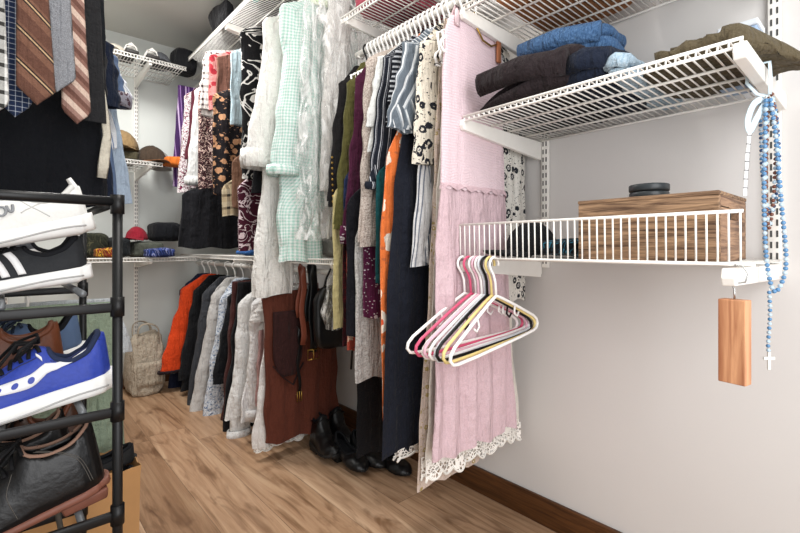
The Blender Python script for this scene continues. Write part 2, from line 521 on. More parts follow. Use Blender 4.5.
def hanger(loc, rotz, mat, label, group, hw=0.19, notch=False, hookmat=None, tilt=0.0):
    key = (mat.name, hw, notch)
    if key not in _hp:
        t = thing('clothes_hanger', label, 'hanger', loc, rotz, group)
        hk, bd = hanger_mb(hw, 0.0042, notch)
        obj('hook', hk, hookmat or mat, t); obj('frame', bd, mat, t)
        _hp[key] = t
    else:
        t = copy_tree(_hp[key]); tag(t, label, 'hanger', group)
        t.location = loc; t.rotation_euler = (0, 0, rotz)
    t.rotation_euler = (0, tilt, rotz)
    return t
# ------------------------------------------------------------------ garments
def shell_mb(L, prof, th, amp=0.005, wave=0.055, seed=0, n=80, rows=46, hemw=0.006, hem=None, wr=0.004, thtab=None):
    """a hanging cloth body: prof rows are (t, half width left, half width right), t from 0 at the top to 1 at the hem"""
    P = []; U = []
    sg = lambda x, e: math.copysign(abs(x) ** e, x)
    ph = seed * 1.7
    for j in range(rows + 1):
        t = j / rows
        t = t * 0.7 + 0.3 * t * t
        hl, hr = lerp_tab(prof, t)
        c = (hr - hl) / 2; hw = (hl + hr) / 2
        z = -L * t
        tt = th * (0.75 + 0.25 * min(1, t * 4)) * (lerp_tab(thtab, t)[0] if thtab else 1)
        a_ = amp * min(1.0, 0.15 + t * 1.6)
        row = []
        for k in range(n):
            a = 2 * PI * k / n
            ca, sa = math.cos(a), math.sin(a)
            x = c + hw * sg(ca, 0.75)
            y = tt * sg(sa, 0.7)
            f = math.sin(x / wave * 2 * PI + ph + 1.3 * math.sin(t * 3 + ph)) + 0.6 * math.sin(x / wave * 3.7 + ph * 2 + t * 2)
            y += a_ * f * (1 - 0.3 * abs(ca))
            w = noise.noise(Vector((x * 8, sa * 2 + seed * 5, z * 7)))
            y += wr * w
            x += wr * 1.6 * noise.noise(Vector((seed * 9.1 + (ca > 0) * 5, 2.0, z * 9))) * abs(ca) * min(1, t * 5)
            zz = z
            if t > 0.8:
                zz += hemw * (t - 0.8) * 5 * math.sin(x / wave * PI + ph)
                if hem: zz -= hem * (t - 0.8) * 5 * (0.5 + 0.5 * math.cos(a * 24))
            row.append((x, y, zz)); U.append((x * (1 if sa >= 0 else -1) + hw * 2, z))
        P.append(row)
    m = MB().grid(P, True, U)
    c0 = sum((Vector(p) for p in P[0]), Vector()) / n
    b = len(m.v); m.v.append(tuple(c0 + Vector((0, 0, 0.004)))); m.uv.append((0, 0))
    for k in range(n): m.f.append((b, (k + 1) % n, k))
    return m

def sleeve_mb(x0, x1, z0, z1, r0, r1, ry, seed=0, n=22, rows=34, wr=0.006, flare=0.0):
    """a sleeve hanging from the shoulder (x0, z0) down to the cuff (x1, z1)"""
    P = []; U = []
    sgn = 1 if x1 >= 0 else -1
    for j in range(rows + 1):
        t = j / rows
        k = t * t * (3 - 2 * t) * 0.4 + t * 0.6
        cx = x0 + (x1 - x0) * k; z = z0 + (z1 - z0) * t
        rx = (r0 + (r1 - r0) * t) * min(1.0, 0.35 + t * 14) + flare * t * t
        yy = ry * (1 - 0.15 * t)
        crease = 0.10 * math.sin(t * 17 + seed) + 0.08 * math.sin(t * 31 + seed * 2)
        row = []
        for q in range(n):
            a = 2 * PI * q / n
            w = noise.noise(Vector((math.cos(a) * 1.4 + seed * 3, math.sin(a) * 1.4, z * 15)))
            row.append((cx + (rx * (1 + crease * 0.35) + wr * w) * math.cos(a), (yy + wr * 0.6 * w) * math.sin(a) + 0.003 * math.sin(z * 25 + seed), z + 0.004 * math.cos(a)))
            U.append((a * (rx + yy) * 0.6, z))
        P.append(row)
    m = MB().grid(P, True, U)
    b = len(m.v); m.v.append((x0, 0, z0 + 0.008)); m.uv.append((0, z0))
    for q in range(n): m.f.append((b, (q + 1) % n, q))
    return m

_seed = [0]
def garment(name, label, cat, group, mat, Y, pxT, pxB, pyB, zr, rx=RX, pyS=None, pxS=None, th=0.009, amp=0.004, wave=0.055,
            kind='shirt', smat=None, cuff=None, hang=WHITE_PL, neck=0.055, drop=0.075, top=0.072, right=None, rot=0.0,
            ry=0.013, r0=0.055, r1=0.042, side=-1, hem=None, wr=0.004, prof=None, hw=None, thtab=None, collar=None, flare=0.0, bodyin=0.9, tp=0.5, hgroup='hangers holding garments'):
    """pxT/pxB: photo column of the visible edge near the shoulder and at the hem, pyB the hem's row,
    pyS/pxS the end of the sleeve. side = -1 when the visible edge faces away from the right wall."""
    _seed[0] += 1; sd = _seed[0]
    hT = side * (xz(pxT, 200, Y)[0] - rx)
    xB, zB = xz(pxB, pyB, Y)
    hB = side * (xB - rx)
    t = thing(name, label, cat, (rx, Y, zB), rot, group)
    ztop = zr - top
    L = ztop - zB
    z0 = L                                   # local z of the garment's top
    oth = right if right is not None else min(hT, 0.2)
    dt = drop / L
    def sides(a, b): return (a, b) if side < 0 else (b, a)
    if kind == 'shirt':
        inn = hT * bodyin
        P = [(0, ) + sides(neck * 0.9, neck * 0.9), (0.012,) + sides(neck * 1.15, neck * 1.15), (dt,) + sides(inn, oth),
             (min(0.9, dt + 0.2),) + sides(inn, oth), (1.0,) + sides(max(0.05, hB if pyS is None else hB), oth)]
    elif kind == 'strap':
        P = [(0,) + sides(hT, oth), (1.0,) + sides(hB, oth)]
    elif kind == 'peek':
        q = max(0.05, hT - 0.075)
        P = [(0,) + sides(0.05, 0.05), (0.03,) + sides(q * 0.8, min(q, oth)), (tp,) + sides(q, oth), (min(0.97, tp + 0.13),) + sides(hB, oth), (1.0,) + sides(hB, oth)]
    else:
        P = prof
        P = [(a,) + sides(b, c) for a, b, c in prof]
    body = shell_mb(L, P, th, amp, wave, sd, hem=hem, wr=wr, thtab=thtab)
    body.v = [(x, y, z + z0) for x, y, z in body.v]
    obj('body', body, mat, t)
    if pyS is not None:
        xS, zS = xz(pxS if pxS is not None else pxB, pyS, Y)
        hS = side * (xS - rx)
        zl = zS - zB
        for sg_ in (side, -side):
            if sg_ == side: a0, a1, zz, e0, e1 = hT - r0 * 0.9, hS - r1, zl, r0, r1
            else: a0, a1, zz, e0, e1 = oth - r0 * 0.6, oth - r1 * 0.6, zl + 0.01, r0 * 0.8, r1 * 0.8
            s = sleeve_mb(sg_ * a0, sg_ * a1, z0 - drop * 0.75, zz, e0, e1, ry, sd + (sg_ > 0), flare=flare)
            so = obj('sleeve', s, smat or mat, t)
            if cuff:
                m = MB(); P2 = []
                for z_, k_ in ((0.0, 1.0), (0.0, 1.12), (cuff[1] * 0.5, 1.18), (cuff[1], 1.12), (cuff[1], 1.0)):
                    P2.append([(sg_ * a1 + e1 * k_ * 1.05 * math.cos(q * PI / 10) + flare * 0, (ry * 0.9 * k_ + 0.003) * math.sin(q * PI / 10), zz + z_ - 0.003) for q in range(20)])
                m.grid(P2, True, [(p[0] + p[1], p[2]) for r_ in P2 for p in r_])
                obj('cuff', m, cuff[0], so)
    if collar:
        m = MB(); P2 = []
        for r_, z_ in ((neck * 1.25, -0.03), (neck * 1.0, 0.02), (neck * 0.95, 0.03), (neck * 0.9, 0.0)):
            P2.append([(r_ * math.cos(q * PI / 12), th * 1.25 * r_ / neck * math.sin(q * PI / 12) - 0.001, z0 + z_ - 0.012 * (math.sin(q * PI / 12) < -0.5)) for q in range(24)])
        m.grid(P2, True, [(p[0], p[2]) for r2 in P2 for p in r2])
        obj('collar', m, collar, t)
    if hang:
        hanger((rx, Y, zr), rot, hang, '%s hanger holding %s' % (
            {WHITE_PL.name: 'white', BLACK_PL.name: 'black', 'lime_plastic': 'lime green'}.get(hang.name, 'pale blue'), label), hgroup, hw=hw or max(0.10, min(0.17, hT - 0.055)))
    return t

# ---- the near rail: a pink dress and everything behind it, from the far end to the near one
G2 = 'garments on the rail beside the jeans shelf'
def y2(i): return 1.335 - 0.0208 * i
PAT = dict(
    chambray=stripes(((0, '646d76'), (0.34, 'd6d9db'), (0.44, '858e96'), (0.5, '5d666f'), (0.76, 'dadddf'), (0.88, '8c949b')), 0.066),
    bwstripe=stripes(((0, '1b1f29'), (0.62, 'c9cbd0'), (0.72, '1b1f29'), (0.86, '9a9ca4'), (0.92, '1b1f29')), 0.022),
    bwh=stripes(((0, '1b1e26'), (0.6, 'b9bcc2')), 0.016, 'v'),
    greystripe=stripes(((0, 'dcdcdc'), (0.35, '5a616e'), (0.5, 'e6e6e6'), (0.7, '8a909b'), (0.8, 'dcdcdc')), 0.05),
    creamflor=floral('e4dccb', '23242c', '8a8a8c', 31, 0.42, 'ring', 0.4, 0.95),
    whiteflor=floral('e6e2da', '24272f', '8c8c90', 33, 0.40, 'ring', 0.4, 0.9),
    tweed=speckle('b3a69c', '8b7d76', 'd3c8be', 190),
    orangeflor=floral('dc7238', 'e6d8c8', 'cf4c28', 12, 0.38, 'b8623c'),
    plumflor=floral('571f3f', 'd8cfd2', '93858c', 30, 0.22),
    coral=floral('a54636', 'e2bfa6', '33252b', 26, 0.4, '22222c'),
    redblk=swirl('30161b', '5e1a22', '1a1417', 20),
)
def add2(i, name, label, cat, mat, pxT, pxB, pyB, **k):
    k.setdefault('th', 0.0075); k.setdefault('amp', 0.0028); k.setdefault('wr', 0.003); k.setdefault('ry', 0.0105)
    return garment(name, label, cat, G2, mat, y2(i), pxT, pxB, pyB, ROD2, hgroup='hangers on the rail beside the jeans shelf', **k)

bj = add2(0, 'jacket', 'black jacket with a row of brass buttons beside the olive jacket', 'jacket', plain('1e1c1d'), 340, 327, 205, pyS=200, pxS=327, hang=BLACK_PL)
bm = MB()
for k in range(9):
    X_, Z_ = xz(330 + k * 0.1, 158 + k * 5.5, y2(0))
    b = MB(); b.lathe([(0.0, 0.003), (0.004, 0.0025), (0.0045, 0.0)], 10)
    b.v = [(x, -z, y) for x, y, z in b.v]
    o = obj('button', b, GOLD, bj, loc=(X_ - RX, -0.0135, Z_ - bj.location.z))
add2(1, 'dress', 'pale yellow dress showing below the olive jacket', 'dress', plain('d3c68f'), 340, 333, 330, kind='peek', tp=0.38, right=0.12)
add2(2, 'jacket', 'olive green long sleeved jacket', 'jacket', plain('5b5831'), 349, 334, 226, pyS=228, pxS=334, r0=0.07, r1=0.055, ry=0.016)
add2(3, 'blouse', 'plain navy blue blouse hem showing under the purple dress', 'blouse', plain('2a3557'), 352, 344, 291, kind='peek', tp=0.4, right=0.12)
add2(4, 'dress', 'dark red and black patterned dress behind the plum dress', 'dress', PAT['redblk'], 354, 343, 345, kind='peek', tp=0.42, right=0.12)
add2(5, 'dress', 'plum dress with small white flowers at the hem beside the olive jacket', 'dress', plain('4d2039'), 358, 343, 240, pyS=243, pxS=343, r1=0.06, cuff=(PAT['plumflor'], 0.06))
add2(6, 'skirt', 'coral and cream floral skirt showing low behind the black dress', 'skirt', PAT['coral'], 358, 347, 352, kind='peek', tp=0.45, right=0.1)
add2(8, 'dress', 'plain black dress hanging under the speckled beige sweater', 'dress', plain('14141a'), 362, 347, 338, kind='peek', tp=0.42, right=0.12)
add2(9, 'skirt', 'pale grey tweed skirt hanging low above black trousers', 'skirt', speckle('b4b2ae', '96948f', 'c9c7c3', 150), 366, 355, 382, kind='peek', tp=0.45, right=0.14)
add2(11, 'sweater', 'speckled beige knit sweater beside the striped blouse', 'sweater', PAT['tweed'], 366, 358, 240, pyS=246, pxS=360, r0=0.07, r1=0.06)
add2(10, 'dress', 'plum dress with white blossoms under the speckled sweater', 'dress', PAT['plumflor'], 371, 363, 318, kind='peek', tp=0.5, right=0.14)
add2(7, 'trousers', 'long black trousers hanging nearly to the black shoes', 'trousers', plain('131316'), 372, 357, 458, kind='peek', tp=0.45, right=0.12)
add2(12, 'shirt', 'plain white short sleeved shirt above the speckled sweater', 'shirt', plain('dfe0dd'), 380, 368, 150, pyS=125, pxS=366, r0=0.06, r1=0.055)
add2(13, 'blouse', 'navy and white pinstriped blouse with gathered cuff', 'blouse', PAT['bwstripe'], 384, 369, 184, pyS=188, pxS=368, r0=0.06, r1=0.06, cuff=(PAT['bwstripe'], 0.022))
add2(14, 'dress', 'dark teal dress showing below the pinstriped blouse', 'dress', plain('12474a'), 388, 376, 285, kind='peek', tp=0.45, right=0.14)
add2(15, 'shirt', 'navy shirt with thin white horizontal stripes behind the chambray shirt', 'shirt', PAT['bwh'], 397, 386, 120, pyS=100, pxS=388, r0=0.06)
add2(16, 'dress', 'orange dress printed with cream flowers', 'dress', PAT['orangeflor'], 400, 386, 455, kind='x', prof=[(0, .05, .06), (.03, .08, .1), (.06, .1, .12), (.22, .13, .14), (.32, .185, .14), (.5, .21, .14), (.8, .205, .14), (1, .19, .14)])
nd = add2(17, 'dress', 'long navy black dress nearly touching the floor', 'dress', plain('1b1e28'), 405, 386, 458, kind='x', amp=0.0035, prof=[(0, .06, .06), (.06, .11, .12), (.25, .14, .14), (.4, .175, .14), (.6, .2, .15), (1, .22, .2)])
add2(18, 'shirt', 'blue and white wide striped shirt with flared sleeve', 'shirt', PAT['chambray'], 406, 389, 128, pyS=126, pxS=390, r0=0.075, r1=0.085, flare=0.015)
add2(19, 'blouse', 'grey and white striped blouse with long gathered sleeve', 'blouse', PAT['greystripe'], 430, 416, 262, pyS=266, pxS=411, r0=0.04, r1=0.05)
add2(20, 'blouse', 'cream blouse with black flowers and short sleeve beside the pink dress', 'blouse', PAT['creamflor'], 422, 412, 160, pyS=162, pxS=412, r0=0.07, r1=0.07, right=0.16)
add2(23.5, 'dress', 'cream floral long dress peeking out between the pink dress and the wall', 'dress', PAT['whiteflor'], 440, 432, 312, kind='x', th=0.006, prof=[(0, .05, .08), (.05, .08, .2), (.2, .1, .26), (.45, .11, .295), (1, .12, .298)])
GOLDLACE = floral('cbb9ad', 'a69363', 'dccfc4', 46, 0.3)
def add_lace(Y, px, py, mat, label, prof, sd):
    t = garment('dress', label, 'dress', G2, mat, Y, 432, px, py, ROD2, kind='x', th=0.0075, amp=0.003, prof=prof, hgroup='hangers on the rail beside the jeans shelf')
    return t
lace = add_lace(0.889, 424, 487, GOLDLACE, 'beige lace dress longer than the pink dress in front', [(0, .06, .06), (.06, .08, .13), (.3, .1, .16), (.55, .12, .16), (.75, .145, .14), (1, .172, .1)], 1)
wl = add_lace(0.869, 437, 462, plain('e2dcd2', 0.3), 'white dress with scalloped lace hem behind the pink dress', [(0, .06, .06), (.06, .08, .15), (.3, .1, .19), (.6, .13, .235), (1, .16, .292)], 2)
def lace_net():
    n = NT('openwork_lace'); uv = n.uv()
    x = n.new('ShaderNodeTexVoronoi', feature='DISTANCE_TO_EDGE'); n.put(x.inputs['Vector'], uv); x.inputs['Scale'].default_value = 95
    fl = n.vor(uv, 38, 0.6)[0]
    op = n.math('MAXIMUM', n.math('LESS_THAN', x.outputs['Distance'], 0.13), n.math('LESS_THAN', fl, 0.22))
    tr = n.new('ShaderNodeBsdfTransparent'); mx = n.new('ShaderNodeMixShader')
    n.fin('f1ede6', 0.85, 0.15)
    n.l.new(op, mx.inputs[0]); n.l.new(tr.outputs[0], mx.inputs[1]); n.l.new(n.b.outputs[0], mx.inputs[2])
    n.l.new(mx.outputs[0], n.n['Material Output'].inputs['Surface'])
    return n.m
LACE_NET = lace_net()
def lace_trim(parent, prof_l, prof_r, z, h, mat, sc=0.052):
    """a scalloped openwork band: netting with a solid wavy rim, front and back"""
    W_ = prof_l + prof_r; n = 120
    for side_ in (-1, 1):
        P = []; U = []; rim = []
        for i in range(n + 1):
            x = -prof_l + W_ * i / n
            y = side_ * 0.009 + 0.003 * math.sin(x * 75)
            sc_ = abs(math.sin(PI * x / sc)) ** 0.6
            bot = z - h * (0.62 + 0.38 * sc_) + 0.006 * math.sin(x * 41)
            P.append([(x, y + 0.003 * j / 5 * math.sin(x * 60), z + 0.012 + (bot - z - 0.012) * j / 5) for j in range(6)])
            U += [(x, p[2]) for p in P[-1]]
            rim.append((x, y + 0.003 * math.sin(x * 60), bot))
        lo = obj('lace_band', MB().grid(P, False, U), LACE_NET, parent)
        obj('scalloped_rim', MB().tube(rim, 0.0036, 6), mat, lo)
LACE_W = plain('ece8e0', 0.2)
lace_trim(wl, .165, .29, 0.012, 0.055, LACE_W)
lace_trim(nd, .17, .1, 0.0, 0.018, LACE_W)

# the pink dress: smocked bodice, gathered seam, pleated skirt, straps
def pink_mats():
    n = NT('pink_smocked_fabric'); u = n.sep(n.uv())
    a = n.math('FRACT', n.math('MULTIPLY', u[1], 130.0))
    f = n.noise(n.scale(n.uv(), (220, 50, 1)), 1.0, 2)
    n.bump(n.math('ADD', n.math('MULTIPLY', f, 1.2), n.math('ABSOLUTE', n.math('SUBTRACT', a, 0.5))), 0.55, 0.004)
    n.b.inputs['Sheen Weight'].default_value = 0.2
    return n.fin('dbc3c9', 0.85, 0.2)
pY = 0.821
xB, zB = xz(426, 466, pY)
ztop = H + 0.64
pk = thing('dress', 'long pale pink dress with smocked bodice hanging behind the loose hangers', 'dress', (RX, pY, zB), 0.0, G2)
zs = H + 0.165
bod = shell_mb(ztop - zs, [(0, .105, .10), (.03, .12, .11), (.12, .135, .125), (.5, .144, .132), (1, .146, .138)], 0.012, 0.0012, 0.03, 3, wr=0.003)
bod.v = [(x, y, z + ztop - zB) for x, y, z in bod.v]
bo = obj('bodice', bod, pink_mats(), pk)
sk = shell_mb(zs - zB + 0.012, [(0, .146, .141), (.1, .155, .15), (.5, .17, .172), (1, .188, .196)], 0.0105, 0.009, 0.075, 5, n=160, rows=40, hemw=0.008)
sk.v = [(x, y, z + zs - zB + 0.012) for x, y, z in sk.v]
obj('skirt', sk, plain('d4b8be', 0.45), pk)
se = shell_mb(0.014, [(0, .1485, .143), (1, .1485, .143)], 0.0155, 0.003, 0.03, 5, rows=4, wr=0.001)
se.v = [(x, y, z + zs - zB + 0.012) for x, y, z in se.v]
obj('waist_seam', se, plain('d3b6bc', 0.2), pk)
for sx in (-0.095, 0.09):
    m = MB().tube([(sx, -0.012, ztop - zB - 0.03), (sx * 0.95, -0.008, ztop - zB + 0.012), (sx * 0.85, 0.0, ztop - zB + 0.035), (sx * 0.95, 0.008, ztop - zB), (sx, 0.012, ztop - zB - 0.03)], 0.011, 8, flat=0.3, up=(0, 1, 0))
    obj('strap', m, plain('dbc0c4', 0.2), pk)
hanger((RX, pY, ROD2), 0, WHITE_PL, 'white plastic hanger holding the long pale pink dress', 'hangers on the rail beside the jeans shelf', hw=0.15)
# necklace and a leather tag looped over the pink dress's hanger
nk = thing('necklace', 'gold chain necklace looped around the top of the pink dress', 'necklace', (RX + 0.02, pY - 0.018, H + 0.63))
obj('chain', MB().tube([(-0.045, 0.004, 0.04), (-0.04, 0, 0.0), (-0.01, 0, -0.03), (0.03, 0, -0.035), (0.06, 0, -0.02)], 0.0028, 8), GOLD, nk)
obj('leather_pendant', MB().box((0.066, 0, -0.04), (0.018, 0.008, 0.07)), solid('tan_leather', 'a0623f', 0.5), nk, bevel=0.003)
# ---- the far, high rail
G1 = 'garments on the high rail in the corner'
def add1(name, label, cat, mat, Y, pxT, pxB, pyB, **k):
    k.setdefault('th', 0.018); k.setdefault('amp', 0.008); k.setdefault('ry', 0.023); k.setdefault('wr', 0.006); k.setdefault('wave', 0.08)
    return garment(name, label, cat, G1, mat, Y, pxT, pxB, pyB, ROD1, hgroup='hangers on the high rail in the corner', **k)
BLUE_PL = solid('pale_blue_plastic', 'a9c3c9', 0.35)
add1('blouse', 'purple striped blouse at the far end of the high rail', 'blouse', stripes(((0, '3d2350'), (0.5, '8a6d9e'), (0.6, '4b2c60'), (0.85, 'b9a3c4')), 0.05), 3.12, 178, 173, 186, hang=BLUE_PL, kind='strap', right=0.15)
add1('blouse', 'white and magenta patterned blouse beside the purple striped one', 'blouse', swirl('e4dcdc', '7c2748', '2b1f2b', 22), 3.02, 186, 178, 188, pyS=192, pxS=177)
add1('cardigan', 'burgundy cardigan over the white sleeve', 'cardigan', plain('55222e'), 2.92, 192, 184, 160, pyS=168, pxS=187)
add1('shirt', 'small white long sleeved shirt at the far end of the high rail', 'shirt', plain('d8d8d6'), 2.87, 196, 190, 165, pyS=184, pxS=186, r0=0.06, r1=0.05, cuff=(plain('d8d8d6'), 0.05))
add1('shirt', 'white shirt with dark plaid lines and wide shoulders', 'shirt', plaid(((0, 'cfc6c0'), (0.1, '2a2024'), (0.3, 'cfc6c0'), (0.7, '4a3a3e'), (0.86, 'cfc6c0')), ((0, 'cfc6c0'), (0.1, '2a2024'), (0.3, 'cfc6c0'), (0.7, '4a3a3e'), (0.86, 'cfc6c0')), 0.07, 0.07), 2.44, 206, 202, 115, pyS=108, pxS=199, r0=0.09, r1=0.08, top=0.035, drop=0.05)
add1('blouse', 'brown and cream paisley blouse beside the black floral dress', 'blouse', swirl('3a2226', 'd8bfb2', '6e4142', 19), 2.60, 212, 198, 188, kind='peek', tp=0.12)
add1('blouse', 'red and pink printed top between the plaid shirt and a brown top', 'blouse', floral('a9706c', '8a1f2a', '4b161c', 30, 0.5), 2.375, 212, 209, 110, kind='peek', tp=0.06)
add1('top', 'plain cocoa brown top beside the pale blue one', 'top', plain('6d4a3e'), 2.325, 222, 217, 120, kind='peek', tp=0.08)
add1('dress', 'black dress printed with peach flowers', 'dress', floral('1c181b', 'c0906c', '6b4a3c', 23, 0.40, 'a87f62'), 2.27, 232, 213, 194, kind='peek', tp=0.25)
add1('top', 'pale blue short sleeved top beside the black floral dress', 'top', plain('a9bcc4'), 2.19, 235, 231, 125, kind='peek', tp=0.08)
add1('skirt', 'beige and black plaid skirt below the pale blue top', 'skirt', plaid(((0, 'b5a283'), (0.4, '2b2622'), (0.6, 'b5a283')), ((0, 'b5a283'), (0.4, '2b2622'), (0.6, 'cdbfa3')), 0.06, 0.06), 2.13, 238, 223, 216, kind='peek', tp=0.72, right=0.1)
add1('top', 'camel brown knit top in front of the plaid skirt', 'top', plain('7b5a48'), 2.07, 246, 234, 208, kind='peek', tp=0.62)
add1('blouse', 'maroon and white zebra print blouse behind the white robe', 'blouse', swirl('4a1c2c', 'e2cfd2', '4a1c2c', 16, 5), 2.02, 252, 238, 250, kind='peek', tp=0.6)
bs = add1('sweater', 'black sweater with white curved stripes beside the white robe', 'sweater', swirl('151517', 'dcd9d4', '151517', 6, 7), 1.955, 242, 241, 168, pyS=178, pxS=242, r0=0.08, r1=0.07)
add1('cardigan', 'black cardigan just behind the white robe', 'cardigan', plain('18181b'), 1.88, 268, 254, 190, pyS=192, pxS=252, r0=0.06)
# the white fleece robe
FLEECE = plain('ebe8e3', 0.7)
garment('robe', 'long white fleece robe with a thick turned cuff', 'robe', G1, FLEECE, 1.80, 272, 256, 296, ROD1, kind='x', th=0.034, amp=0.011, ry=0.05, wr=0.009, wave=0.1,
        prof=[(0, .06, .06), (.02, .08, .08), (.07, .2, .19), (.35, .2, .19), (.6, .2, .1), (.8, .235, -.05), (1, .248, -.06)], pyS=166, pxS=244, r0=0.075, r1=0.068,
        cuff=(FLEECE, 0.075), hang=WHITE_PL, hgroup='hangers on the high rail in the corner')
MINT = plaid(((0, 'eef4f1'), (0.5, 'a9d4c7')), ((0, 'f2f6f4'), (0.5, 'b2d9ce')), 0.013, 0.013)
garment('robe', 'mint and white gingham robe with lime hanger at its collar', 'robe', G1, MINT, 1.66, 292, 288, 262, ROD1, kind='x', th=0.032, amp=0.013, ry=0.045, wr=0.009, wave=0.09,
        prof=[(0, .06, .06), (.02, .08, .08), (.07, .19, .19), (.4, .17, .19), (.62, .18, .16), (.82, .2, -.0), (1, .2, .0)], pyS=174, pxS=270, r0=0.07, r1=0.062,
        hang=solid('lime_plastic', 'b5dc7a', 0.4), cuff=(MINT, 0.04), hgroup='hangers on the high rail in the corner', collar=plain('cfe6a8'))
# garment bag: clear film over a white shirt
def film():
    n = NT('clear_film')
    f = n.noise(n.scale(n.objc(), (26, 26, 7)), 1.0, 4, 0.65, 1.5)
    tr = n.new('ShaderNodeBsdfTransparent'); mx = n.new('ShaderNodeMixShader')
    n.fin('f2f2f0', 0.22, 0.7)
    n.bump(f, 0.9, 0.02)
    n.l.new(n.ramp(f, [(0.35, '2a2a2a'), (0.5, '6a6a6a'), (0.62, 'e0e0e0')], 'LINEAR'), mx.inputs[0])
    n.l.new(tr.outputs[0], mx.inputs[1]); n.l.new(n.b.outputs[0], mx.inputs[2])
    n.l.new(mx.outputs[0], n.n['Material Output'].inputs['Surface'])
    return n.m
FILM = film()
garment('shirt', 'pale grey shirt inside the clear garment bag', 'shirt', G1, plain('dedbd7'), 1.53, 328, 326, 205, ROD1, pyS=190, pxS=320, th=0.02, ry=0.025, r0=0.06, hgroup='hangers on the high rail in the corner')
gb = thing('garment_bag', 'clear plastic garment bag between the mint robe and the olive jacket', 'garment bag', (RX, 1.53, H + 0.03))
m = shell_mb(1.06, [(0, .02, .02), (.03, .06, .06), (.12, .16, .24), (.5, .172, .25), (1, .168, .24)], 0.044, 0.016, 0.06, 77, n=120, rows=70, wr=0.02)
m.v = [(x, y, z + 1.06) for x, y, z in m.v]
obj('film', m, FILM, gb)

# dark coat on the corner hook, its hem just over the waist high shelf
garment('coat', 'long dark coat hanging in the corner over the folded clothes', 'coat', G1, plain('17171b'), 2.795, 200, 181, 248, ROD1, kind='x', th=0.022, amp=0.008, wave=0.09, prof=[(0, .05, .05), (.08, .08, .1), (.45, .1, .12), (.64, .12, .18), (.7, .235, .2), (1, .262, .2)], hang=BLACK_PL, hgroup='hangers on the high rail in the corner')

# ---- the lower rail
GL = 'garments on the low rail'
RXM = 1.06
def addl(name, label, cat, mat, Y, pxT, pxB, pyB, **k):
    k.setdefault('th', 0.024); k.setdefault('amp', 0.008); k.setdefault('ry', 0.034); k.setdefault('wr', 0.008); k.setdefault('wave', 0.08)
    return garment(name, label, cat, GL, mat, Y, pxT, pxB, pyB, RODM, rx=RXM, hgroup='hangers on the low rail', **k)
addl('jacket', 'dark navy jacket behind the bright orange jacket', 'jacket', plain('1d2236'), 3.22, 182, 171, 404, pyS=402, pxS=167, r0=0.07, r1=0.07)
addl('jacket', 'bright orange jacket on the low rail', 'jacket', plain('d9471d', 0.7), 3.10, 183, 166, 372, pyS=374, pxS=160, r0=0.085, r1=0.075, th=0.03, cuff=(plain('2a2024'), 0.02))
addl('jacket', 'black jacket right beside the bright orange jacket', 'jacket', plain('17181b', 0.7), 2.98, 195, 180, 392, pyS=380, pxS=178, r0=0.07, r1=0.07)
addl('sweater', 'charcoal grey sweater on the low rail', 'sweater', plain('3c3e43'), 2.80, 204, 187, 424, pyS=420, pxS=185, r0=0.06, r1=0.05)
addl('sweatshirt', 'pale grey sweatshirt with ribbed cuff on the low rail', 'sweatshirt', plain('c0bdba'), 2.68, 213, 197, 418, pyS=424, pxS=188, r0=0.07, r1=0.06, cuff=(plain('c0bcb8'), 0.07))
addl('blouse', 'blue and white speckled blouse on the low rail', 'blouse', speckle('c5ccd6', '5f7596', 'e6e8ec', 75), 2.56, 222, 206, 422, pyS=418, pxS=203, r0=0.07, r1=0.06)
addl('jacket', 'black top hanging between the speckled blouse and white shirts', 'top', plain('141518'), 2.44, 230, 213, 385, pyS=384, pxS=212, r0=0.07, r1=0.07)
addl('skirt', 'dark brown skirt hem below the black top', 'skirt', plain('4a2a28'), 2.35, 232, 222, 420, kind='strap', right=0.15)
addl('trousers', 'black trousers hem just above the floor beside the white sleeve', 'trousers', plain('17171a'), 2.27, 238, 222, 434, kind='strap', right=0.15)
addl('shirt', 'white long sleeved shirt whose sleeve nearly reaches the floor', 'shirt', plain('e4e3e1', 0.8), 2.18, 240, 226, 420, pyS=441, pxS=229, r0=0.07, r1=0.05, cuff=(plain('dad8d6'), 0.05))
addl('shirt', 'white shirt nearest the brown dress on the low rail', 'shirt', plain('e6e4e3', 0.8), 2.06, 252, 240, 424, pyS=420, pxS=246, r0=0.07, r1=0.06, cuff=(plain('dcd9d8'), 0.05))
addl('top', 'dusty pink top hem beside the white shirts', 'top', plain('b08a88'), 1.98, 262, 254, 405, kind='strap', right=0.15)
addl('blouse', 'white silky blouse draped on top of the brown dress hanger', 'blouse', plain('cfcac6', 0.6), 1.93, 262, 257, 330, pyS=322, pxS=250, r0=0.07, r1=0.07)
wd = addl('dress', 'white underskirt with lace hem below the brown dress', 'dress', plain('e6e3e0'), 1.87, 262, 259, 446, kind='x', prof=[(0, .06, .06), (.06, .19, .1), (.3, .2, .12), (1, .245, .14)], rot=0.05)
lace_trim(wd, .24, .14, 0.012, 0.03, LACE_W)
bd = addl('dress', 'chocolate brown dress with dark bodice and shoulder straps on the low rail', 'dress', plain('5e3226', 0.35), 1.80, 258, 272, 443, kind='x', th=0.02, amp=0.006, top=0.085,
          prof=[(0, .2, .13), (.04, .235, .14), (.2, .225, .14), (.6, .22, .14), (1, .215, .15)], hw=0.15)
zz = xz(280, 315, 1.80)
ob = MB(); P = []
x0, z0 = xz(272, 312, 1.78); x1, z1 = xz(301, 372, 1.78)
for j in range(15):
    t = j / 14; w = 1.0 if t < 0.6 else 1 - 0.55 * ((t - 0.6) / 0.4) ** 2
    P.append([(x0 - RXM + (x1 - x0) * (0.5 + (k / 10 - 0.5) * w), -0.031 - 0.006 * math.sin(k / 10 * PI) - 0.003 * math.sin(k * 1.7 + t * 4), (z0 + (z1 - z0) * t) - bd.location.z) for k in range(11)])
